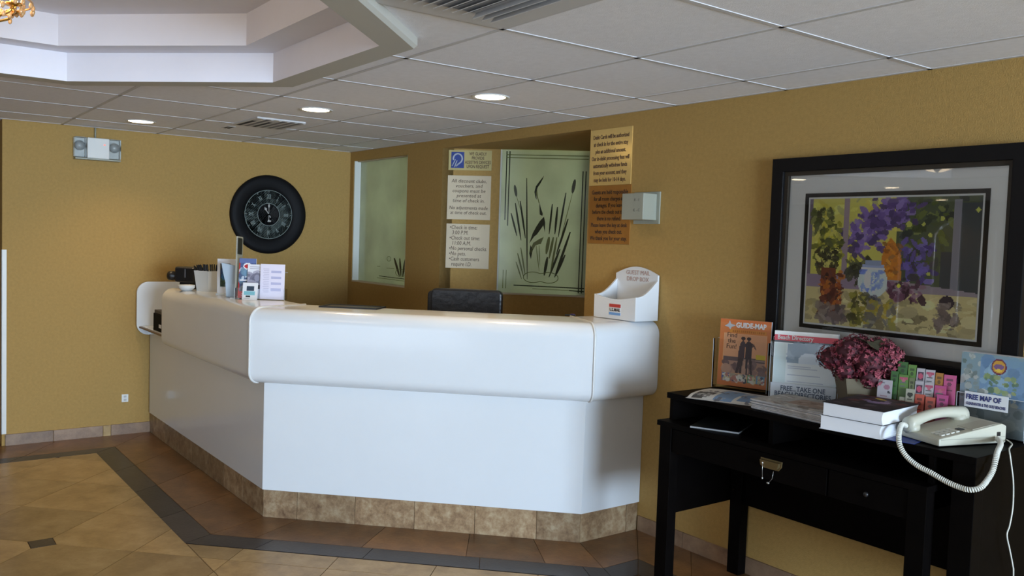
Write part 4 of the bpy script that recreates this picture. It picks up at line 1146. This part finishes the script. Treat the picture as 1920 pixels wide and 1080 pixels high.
me.color_attributes.new('Col', 'FLOAT_COLOR', 'CORNER').data.foreach_set('color', np.repeat(lin, 4, 0).ravel())
me.materials.append(PRINTM); o = bpy.data.objects.new('front_page', me); col.objects.link(o); o.parent = t
q = [tuple(nc[0] + .004), tuple(nc[1] + .004), tuple(nc[3] - .004), tuple(nc[2] - .004)]
MB().prism(q, ZD + .0005, ZD + .0018).build('inner_pages', PAPERG, t)
# guide map holder and guide
rzg = math.radians(17)
gb = (4.345, -.190, ZD)
t = thing('guide_holder', 'clear stand at the left end of the desk holding the orange guide', 'holder', gb, rzg)
holder_box(t, .268, .055, .235, .004, .235, 'stand_body', False)
cv = Canvas(72, 100, (206, 122, 66))
cv.rect(0, 0, 1, .05, (204, 110, 56)); cv.rect(.2, .155, .92, .205, (206, 136, 52))
for k in range(16): cv.rect(.25 + .04 * k, .165, .275 + .04 * k, .195, (176, 104, 40))
cv.rect(.085, .215, .93, .92, (222, 168, 118)); cv.rect(.10, .225, .915, .56, (214, 158, 118))
cv.rect(.10, .56, .915, .62, (98, 82, 84)); cv.rect(.45, .58, .915, .60, (150, 128, 118)); cv.rect(.10, .62, .915, .80, (168, 132, 116))
cv.daubs(30, (.12, .64, .9, .80), [(150, 118, 108), (184, 146, 124), (110, 88, 88)], .08, 42, rot=.1)
# walking pair, seen from behind
for hx in (.475, .580):
    cv.ell(hx, .275, .042, .030, (56, 42, 42)); cv.rect(hx - .015, .295, hx + .015, .325, (70, 54, 54))
cv.poly([(.44, .325), (.50, .322), (.525, .35), (.515, .46), (.505, .585), (.385, .585), (.395, .46), (.415, .36)], (70, 54, 62))
cv.poly([(.545, .322), (.62, .322), (.665, .345), (.655, .45), (.66, .585), (.535, .585), (.530, .46), (.525, .35)], (58, 46, 54))
cv.poly([(.65, .34), (.69, .355), (.745, .43), (.735, .44), (.685, .39), (.65, .385)], (96, 70, 66))
cv.poly([(.39, .57), (.50, .57), (.455, .68), (.415, .745), (.395, .80), (.345, .80), (.375, .70)], (64, 50, 54)); cv.poly([(.45, .58), (.50, .58), (.475, .70), (.47, .80), (.43, .80), (.44, .70)], (60, 48, 52))
cv.poly([(.54, .57), (.592, .57), (.585, .70), (.582, .82), (.552, .82), (.548, .70)], (60, 48, 52)); cv.poly([(.605, .57), (.658, .57), (.668, .72), (.690, .83), (.655, .83), (.63, .72)], (60, 48, 52))
cv.rect(.74, .50, .92, .575, (206, 182, 52))
for k, c in enumerate([(84, 100, 152), (160, 150, 130), (176, 160, 150), (96, 150, 110), (110, 150, 176)]):
    x0 = .08 + .172 * k; cv.rect(x0, .815, x0 + .16, .93, c); cv.daubs(14, (x0 + .02, .83, x0 + .14, .92), [(200, 190, 150), (60, 70, 90), (180, 120, 110), (220, 220, 210)], .035, 50 + k)
M = on(gb, rzg, .012, .034, .012, -.05)
g = leaflet('guide_magazine', 'orange visitor guide with a walking couple on its cover', M, .250, .318, .010, cv, cat='magazine')
lettering('lettering', 'GUIDE-MAP', WHITEINK, g, .034, (.152, -.0016, .291), fit=.148, bold=.0012)
lettering('cover_lettering', 'Find\nthe\nFun!', INKB, g, .032, (.062, -.0016, .215), line=.85, sx=.95)
mb = MB(); mb.plate([(.022, .284), (.040, .296), (.046, .312), (.052, .296), (.078, .290), (.056, .280), (.050, .268), (.042, .279)], -.0016, -.001); mb.build('star_mark', mat('mark_grey', (.45, .48, .52), .5), g)
# beach directory holder and sheets
rzb = math.radians(27)
bb = (4.718, -.250, ZD)
t = thing('directory_holder', 'clear stand lettered for free beach directories behind the newspaper stack', 'holder', bb, rzb)
holder_box(t, .285, .060, .280, .004, .265, 'stand_body', False)
box('front_label', mat('label_frost', (.62, .68, .74), .3), t, .006, .279, -.0025, -.0012, .004, .085)
lettering('lettering', 'FREE...TAKE ONE\nBEACH DIRECTORIES', mat('slate_ink', (.07, .10, .16), .5), t, .030, (.142, -.0032, .050), fit=.235, line=.85, bold=.0006)
cv = Canvas(60, 72, (206, 214, 224)); cv.rect(.0, .055, 1, .135, (196, 70, 84)); cv.rect(0, .135, 1, .165, (86, 92, 100)); cv.rect(.0, .0, 1, .05, (214, 218, 222))
cv.rect(.02, .18, .20, .75, (190, 204, 206)); cv.rect(.22, .18, .96, .48, (128, 150, 168)); cv.daubs(26, (.3, .22, .95, .4), [(120, 140, 160), (150, 168, 184)], .12, 60, rot=0); cv.ell(.56, .42, .16, .12, (196, 206, 216)); cv.rect(.22, .46, .96, .76, (208, 214, 224))
for k in range(8): cv.rect(.24, .50 + .032 * k, .24 + .6 * (.6 + .4 * ((k * 7) % 5) / 5), .508 + .032 * k, (170, 178, 192))
M = on(bb, rzb, .010, .012, .012, -.04)
g = leaflet('beach_directory', 'white beach directory with a red title bar in a clear stand', M, .266, .300, .040, cv, cat='magazine', gain=1.3)
lettering('title_lettering', 'Beach Directory', WHITEINK, g, .026, (.088, -.0016, .272), fit=.150, bold=.0006)
# stack of newspapers
rr = random.Random(8)
first = None
NS = 8
for k in range(NS):
    z = ZD + .0005 + k * .0053
    if first is None:
        o = MB().box(0, .36, 0, .25, 0, .0046).build('folded_newspaper', PAPERG, None, .0012); first = o
    else:
        o = first.copy(); col.objects.link(o)
    o.location = (4.800 + rr.uniform(-.006, .006), -.475 + rr.uniform(-.006, .006), z); o.rotation_euler = (0, 0, math.radians(-2 + rr.uniform(-1.5, 1.5)))
    if k == NS - 1:
        tag(o, 'topmost folded grey newspaper of the stack at the desk front', 'newspaper', 'stacked newspapers')
        cv = Canvas(40, 28, (132, 132, 130)); cv.daubs(50, (0, 0, 1, 1), [(150, 150, 148), (112, 112, 112), (96, 90, 86), (140, 136, 132)], .08, 61); cv.rect(.35, .25, .95, .75, (120, 104, 94)); cv.daubs(20, (.4, .3, .9, .7), [(110, 92, 82), (132, 118, 108)], .08, 62)
        cv.sheet('front_print', .36, .25, PRINTM, o, (0, 0, .0052), (-math.pi / 2, 0, 0), gain=1.7)
    else: tag(o, ['folded newspaper at the very bottom of the grey stack', 'second folded newspaper from the bottom of the grey stack', 'third folded newspaper from the bottom of the grey stack', 'folded newspaper just below the middle of the grey stack', 'folded newspaper just above the middle of the grey stack', 'folded newspaper third from the top of the grey stack', 'folded newspaper directly under the topmost of the grey stack'][k], 'newspaper', 'stacked newspapers')
# blue sheet under the books
tag(MB().prism([(5.30, -.545), (5.52, -.50), (5.49, -.33), (5.27, -.37)], ZD + .0004, ZD + .0024).build('blue_folder', mat('deep_blue_card', (.03, .05, .22), .4)), 'thin blue folder sticking out under the thick books', 'folder')
# two thick books
def book(z, dx, rz, label, cov):
    t = thing('thick_book', label, 'book', (5.197 + dx, -.578, z), rz, 'thick books on the desk')
    w, d, h = .236, .292, .049
    n = 9; vs = []; fs = []
    prof_b = [(w - .004 - .006 * math.sin(math.pi * i / n), h * i / n) for i in range(n + 1)]
    mb = MB(); mb.plate([(0.004, 0), (0.004, h)] + prof_b[::-1], .003, d - .003); mb.build('page_block', PAPER, t)
    for zz in (0, h):
        mb = MB(); mb.box(0, w, 0, d, zz, zz + .0018); mb.build('cover', cov, t)
    return t
b1 = book(ZD + .003, -.004, math.radians(7), 'lower thick white paged book of the two beside the phone', PAPER)
b2 = book(ZD + .0545, .004, math.radians(5), 'upper thick book with a dark glossy cover beside the phone', mat('dark_cover', (.02, .018, .022), .5))
cv = Canvas(40, 50, (28, 22, 26)); cv.daubs(50, (0, 0, 1, 1), [(40, 24, 26), (60, 46, 52), (24, 20, 30), (80, 66, 74)], .1, 70, rot=.5); cv.rect(.0, .0, 1, .05, (110, 24, 34)); cv.ell(.45, .15, .12, .04, (190, 160, 40), .4); cv.daubs(12, (.2, .2, .9, .5), [(150, 130, 170), (90, 40, 40)], .09, 71, rot=.6)
cv.sheet('cover_print', .236, .292, PRINTM, b2, (0, 0, .0514), (-math.pi / 2, 0, 0))
# pot of dried hydrangeas
t = thing('flower_pot', 'maroon hydrangeas in a tan square pot under the picture', 'flower pot', (5.130, -.200, ZD), math.radians(48))
mb = MB(); frust(mb, .060, .090, 0, .165); mb.add([(-.060, -.060, 0), (.060, -.060, 0), (.060, .060, 0), (-.060, .060, 0)], [(0, 1, 2, 3)])
frust(mb, .086, .086, .150, .1649); mb.add([(-.086, -.086, .150), (.086, -.086, .150), (.086, .086, .150), (-.086, .086, .150)], [(0, 1, 2, 3)])
mb.build('pot', POTTAN, t, recalc=False)
rr = random.Random(21)
Minv = Matrix.Rotation(-math.radians(48), 4, 'Z')
heads = [(-.115, -.02, .235, .065), (-.055, -.06, .265, .070), (.02, -.07, .235, .075), (.085, -.03, .255, .070), (.10, -.02, .205, .055), (-.06, -.06, .195, .060), (.03, -.08, .175, .055), (-.02, .05, .27, .075), (.06, .05, .275, .06), (.165, .03, .20, .030)]
vdir = Matrix.Rotation(math.radians(30), 4, 'Z')
for hi, (hx, hy, hz, hr) in enumerate(heads):
    c = Minv @ (vdir @ Vector((hx, hy, hz)))
    mb = MB()
    mb.mi = 3; mb.ball(c, hr * .8, hr * .8, hr * .7, 10, 6)
    for k in range(int(150 * (hr / .07) ** 2)):
        d = Vector((rr.gauss(0, 1), rr.gauss(0, 1), rr.gauss(0, 1))).normalized()
        p = c + Vector((d.x * hr, d.y * hr, d.z * hr * .85)) * rr.uniform(.86, 1.04)
        mb.mi = rr.choice((0, 0, 1, 1, 2, 3) if hi not in (6, 3) else (0, 1, 2, 2, 1, 3))
        a = d.orthogonal().normalized(); b = d.cross(a); w0 = rr.uniform(0, 6.28); s = .0115
        pts = [p]
        for q in range(8):
            w = w0 + q * math.pi / 4; rad = s if q % 2 == 0 else s * .45
            pts.append(p + (a * math.cos(w) + b * math.sin(w)) * rad + d * (.003 if q % 2 == 0 else 0))
        mb.add(pts, [(0, 1 + q, 1 + (q + 1) % 8) for q in range(8)])
    mb.build('flower_head', PETALS, t, recalc=False)
for k, (hx, hy, hz, a) in enumerate(((.035, -.075, .300, .4), (.005, -.05, .31, 1.4), (.055, -.05, .305, -.5), (-.09, .0, .20, 2.5), (.10, .02, .17, -.9))):
    c = Minv @ (vdir @ Vector((hx, hy, hz)))
    mb = MB(); mb.M = Matrix.Translation(c) @ Matrix.Rotation(a, 4, 'Z') @ Matrix.Rotation(.5, 4, 'X')
    mb.add([(0, -.035, 0), (.022, -.01, .004), (.02, .015, .004), (0, .04, -.004), (-.02, .015, .004), (-.022, -.01, .004), (0, 0, -.003)], [(6, i, (i + 1) % 6) for i in range(6)]); mb.build('leaf', LEAF, t, recalc=False)
MB().tube([(0, 0, .06), (.0, .0, .2)], .012, 6).build('stems', LEAF, t)
# rack of small business cards
rzk = math.radians(16.5)
kb = Vector((5.236, -.272, ZD))
t = thing('card_rack', 'clear stepped rack of coloured cards behind the telephone', 'rack', kb, rzk)
mb = MB()
for yy, hh in ((-.003, .06), (.024, .12), (.051, .17)): mb.box(-.005, .272, yy, yy + .003, 0, hh)
mb.box(-.005, .272, .077, .080, 0, .20); mb.box(-.005, .272, 0, .080, 0, .003); mb.box(-.008, -.005, 0, .080, 0, .10); mb.box(.272, .275, 0, .080, 0, .10)
mb.build('rack_body', ACRYL, t)
PINK, ORG, GRN, LIME, OLV, WHT, CRM, GLD, MAG = (224, 96, 150), (226, 98, 72), (64, 120, 50), (110, 156, 66), (130, 140, 90), (214, 206, 210), (206, 202, 178), (196, 130, 40), (214, 80, 146)
cards = [  # px x0, top y, x1, tier, colour, style, label
    (1715, 683, 1734, 2, GRN, 1, 'dark green card, far left of the back tier'), (1735, 687, 1751, 2, LIME, 1, 'light green card in the back tier beside the dark green one'), (1752, 692, 1768, 2, WHT, 2, 'white card with a pink picture in the back tier'), (1769, 693, 1787, 2, WHT, 3, 'white and pink lettered card in the back tier'), (1788, 697, 1803, 2, GLD, 1, 'gold brown card in the back tier'), (1804, 699, 1826, 2, PINK, 1, 'pink card at the right end of the back tier'),
    (1705, 698, 1720, 1, GRN, 1, 'dark green card at the left end of the middle tier'), (1721, 703, 1740, 1, LIME, 3, 'pale green card in the middle tier'), (1741, 707, 1752, 1, OLV, 1, 'narrow olive card in the middle tier'), (1753, 712, 1770, 1, WHT, 2, 'white card with a red picture in the middle tier'), (1771, 713, 1789, 1, WHT, 3, 'white lettered card in the middle tier'), (1790, 716, 1812, 1, MAG, 3, 'bright pink card at the right end of the middle tier'),
    (1683, 712, 1712, 0, WHT, 4, 'wide white card with a small picture, front tier left end'), (1727, 741, 1744, 0, CRM, 5, 'low cream card with a dark crest in the front tier'), (1739, 724, 1756, 0, CRM, 5, 'taller cream card with a dark crest in the front tier'), (1757, 732, 1775, 0, ORG, 1, 'orange card on the left of the orange pair'), (1777, 735, 1796, 0, ORG, 1, 'orange card on the right of the orange pair'), (1798, 728, 1818, 0, MAG, 1, 'magenta card at the right end of the front tier')]
for (xa, ya, xb, tier, c, sty, lab) in cards:
    u0_, u1_ = (xa - 1683) * .00186, (xb - 1683) * .00186
    ztop = (800 - ya) * .00204 + (tier - 1) * .006
    h = min(.112, ztop - .006)
    y = .004 + .027 * tier
    cv = Canvas(14, 24, c)
    dk_ = tuple(int(x * .6) for x in c)
    if sty == 1: cv.rect(.2, .12, .8, .2, dk_); cv.ell(.5, .32, .2, .07, dk_); cv.rect(.2, .5, .8, .55, dk_)
    if sty == 2: cv.rect(.12, .12, .88, .42, (90, 60, 80)); cv.ell(.5, .27, .3, .1, (220, 90, 120))
    if sty == 3: cv.rect(.1, .1, .9, .16, (210, 90, 120)); cv.rect(.15, .25, .8, .29, (120, 120, 120)); cv.rect(.15, .36, .7, .40, (120, 120, 120)); cv.ell(.5, .2, .2, .06, (220, 120, 140))
    if sty == 4: cv.ell(.65, .25, .25, .08, (190, 130, 150)); cv.rect(.2, .08, .5, .11, (150, 140, 150)); cv.rect(.2, .55, .7, .6, (190, 150, 160)); cv.ell(.8, .42, .1, .06, (60, 60, 66))
    if sty == 5: cv.ell(.5, .2, .34, .08, (60, 62, 50)); cv.rect(.2, .35, .8, .38, (110, 108, 90)); cv.rect(.25, .45, .75, .48, (110, 108, 90))
    M = on(kb, rzk, u0_, y, ztop - h, -.10)
    leaflet('small_card' if tier or sty != 4 else 'wide_card', lab, M, u1_ - u0_ - .001, h, .019 if sty == 1 and c in (ORG, MAG, PINK) else .008, cv, 'cards in the stepped rack', gain=.5, cat='card', body=mat('card_body_%d_%d_%d' % c, tuple(.5 * q for q in rgb(*c)), .5))
# telephone
ph = thing('telephone', 'beige corded desk telephone at the right end of the desk', 'telephone', (5.592, -.470, ZD), math.atan2(.95, .30))
PL, PW = .305, .175     # local x: length away from the front corner, local y: width to the left
mb = MB()
mb.add([(0, 0, .004), (PL, 0, .004), (PL, PW, .004), (0, PW, .004), (0, 0, .030), (PL * .93, 0, .074), (PL, 0, .066), (PL, PW, .066), (PL * .93, PW, .074), (0, PW, .030)],
       [(3, 2, 1, 0), (0, 1, 6, 5, 4), (1, 2, 7, 6), (2, 3, 9, 8, 7), (3, 0, 4, 9), (4, 5, 8, 9), (5, 6, 7, 8)])
mb.build('base', PHONE, ph, .006)
box('seam', mat('phone_seam', (.28, .28, .23), .6), ph, .006, PL - .006, -.0006, 0, .026, .0275)
sl = math.atan2(.044, PL * .93)
kpM = Matrix.Translation((0, 0, .030)) @ Matrix.Rotation(-sl, 4, 'Y')
for i in range(4):
    for j in range(3):
        mb = MB(); mb.M = kpM; mb.box(.030 + i * .022, .046 + i * .022, .020 + j * .018, .034 + j * .018, 0, .004); mb.build('key', PHONED, ph, .001)
mb = MB(); mb.M = kpM; mb.box(.125, .145, .030, .055, 0, .002); mb.build('dark_button', BLACK, ph)
mb = MB(); mb.M = kpM; mb.box(.16, .27, .010, .078, 0, .0012); mb.build('faceplate', mat('faceplate_tan', (.44, .42, .34), .5), ph)
box('jack', BLACK, ph, PL - .045, PL - .028, -.001, .001, .030, .045)
# handset: arched grip with two heavier ends
hs = []
mb = MB()
n = 16; yc = PW - .032
secs = []
for i in range(n + 1):
    s = i / n; x = -.006 + .262 * s
    arch = math.sin(math.pi * s)
    z = .050 + .024 * arch ** .8 + x * .12
    th = .019 + .010 * (abs(2 * s - 1) ** 3); wd = .021 + .006 * (abs(2 * s - 1) ** 2)
    secs.append([(x, yc + wd * math.cos(a), z + th * math.sin(a)) for a in [2 * math.pi * k / 14 for k in range(14)]])
vs = sum(secs, []); fs = []
for i in range(n):
    for k in range(14): fs.append((i * 14 + k, i * 14 + (k + 1) % 14, (i + 1) * 14 + (k + 1) % 14, (i + 1) * 14 + k))
fs += [tuple(range(13, -1, -1)), tuple(n * 14 + k for k in range(14))]
mb.add(vs, fs, True)
for x, z in ((.018, .044), (.232, .072)):
    mb.M = Matrix.Translation((x, yc, z - .018)); mb.lathe([(.001, 0), (.024, 0), (.027, .006), (.026, .03), (.001, .031)], 18); mb.M = Matrix.Identity(4)
hset = mb.build('handset', PHONE, ph)
# coiled cord: world-space path round the desk corner
def to_local(p): return ph.matrix_world.inverted() @ Vector(p)
bpy.context.view_layer.update()
cord = [(5.452, -.436, .962), (5.458, -.475, .972), (5.474, -.520, .955), (5.496, -.556, .921), (5.523, -.560, .885), (5.567, -.560, .859), (5.614, -.560, .846), (5.669, -.560, .828), (5.714, -.560, .820), (5.748, -.558, .820), (5.768, -.536, .830), (5.768, -.49, .850), (5.768, -.458, .876), (5.765, -.436, .908), (5.752, -.395, .928), (5.725, -.315, .934), (5.70, -.262, .936), (5.678, -.232, .938)]
def smooth_path(P, n):
    P = [Vector(p) for p in P]; out = []
    for i in range(len(P) - 1):
        a, b, c, d = P[max(i - 1, 0)], P[i], P[i + 1], P[min(i + 2, len(P) - 1)]
        for k in range(n):
            t_ = k / n
            out.append(.5 * ((2 * b) + (-a + c) * t_ + (2 * a - 5 * b + 4 * c - d) * t_ ** 2 + (-a + 3 * b - 3 * c + d) * t_ ** 3))
    out.append(P[-1]); return out
sp = smooth_path([to_local(p) for p in cord], 24)
L = 0; hel = []; up = Vector((0, 0, 1)); last = sp[0]
dense = []
for i in range(len(sp) - 1):
    for k in range(6): dense.append(sp[i].lerp(sp[i + 1], k / 6))
for i in range(len(dense) - 1):
    tg = (dense[i + 1] - dense[i]); L += tg.length; tg.normalize()
    a = up - tg * up.dot(tg)
    if a.length < 1e-4: a = tg.orthogonal()
    a.normalize(); up = a; b = tg.cross(a)
    w = L / .0068 * 2 * math.pi
    hel.append(dense[i] + (a * math.cos(w) + b * math.sin(w)) * .0066)
# resample the helix evenly enough to stay round
MB().tube(hel, .0030, 5).build('coiled_cord', PHONED, ph)
wc = [(5.685, -.176, .930), (5.72, -.215, .926), (5.748, -.30, .924), (5.764, -.325, .900), (5.768, -.301, .812), (5.768, -.293, .727), (5.768, -.308, .665), (5.768, -.324, .634), (5.768, -.296, .579), (5.768, -.264, .516), (5.768, -.254, .479), (5.768, -.24, .30), (5.77, -.18, .08), (5.77, -.04, .02)]
MB().tube(smooth_path([to_local(p) for p in wc], 8), .0026, 6).build('line_cord', PHONED, ph)
# map holder at the right end
rzm = math.radians(1)
mbs = (5.470, -.112, ZD)
t = thing('map_holder', 'tall clear stand lettered for free maps at the right end of the desk', 'holder', mbs, rzm)
holder_box(t, .245, .062, .300, .004, .150, 'stand_body')
lab = box('front_label', WHITEINK, t, .030, .185, -.0035, -.0015, .100, .158)
lettering('lettering', 'FREE MAP OF', mat('navy_ink', (.03, .04, .16), .5), lab, .026, (.098, -.0042, .138), fit=.125, bold=.0010)
lettering('lettering', 'CLEARWATER & THE GULF BEACHES', mat('navy_ink', (.03, .04, .16), .5), lab, .015, (.107, -.0042, .113), fit=.140, bold=.0004)
def map_cover(seed):
    cv = Canvas(70, 92, (128, 150, 158)); cv.daubs(60, (0, 0, .32, 1), [(150, 156, 150), (120, 132, 128), (170, 172, 166), (104, 118, 110)], .05, 80)
    cv.rect(.30, .04, 1, .62, (116, 146, 176)); cv.daubs(36, (.3, .05, 1, .6), [(110, 140, 172), (130, 160, 180), (104, 132, 160)], .10, 81)
    cv.daubs(30, (.34, .26, .85, .46), [(120, 140, 90), (150, 160, 110), (100, 124, 96)], .04, 82); cv.daubs(26, (.32, .46, .85, .62), [(160, 164, 158), (190, 190, 180), (130, 136, 130)], .05, 83)
    cv.ell(.58, .14, .115, .10, (110, 52, 70)); cv.ell(.58, .14, .095, .08, (196, 150, 64)); cv.ell(.58, .14, .08, .035, (120, 90, 130)); cv.ell(.58, .185, .05, .018, (220, 190, 80))
    cv.rect(.0, .62, 1, 1, (122, 134, 140)); cv.daubs(20, (0, .65, 1, 1), [(110, 124, 130), (134, 146, 150)], .1, 84); return cv
for k in range(4):
    M = on(mbs, rzm, .006, .008 + .0125 * k, .006, 0.0)
    leaflet('folded_map', 'blue folded beach map with a round emblem, frontmost in the tall stand' if k == 0 else ['', 'second folded map from the front of the tall stand', 'third folded map from the front of the tall stand', 'rearmost folded map in the tall stand'][k], M, .233, .298, .0115, map_cover(k) if k == 0 else Canvas(4, 6, (120, 140, 152)), 'maps in the tall stand', cat='map')
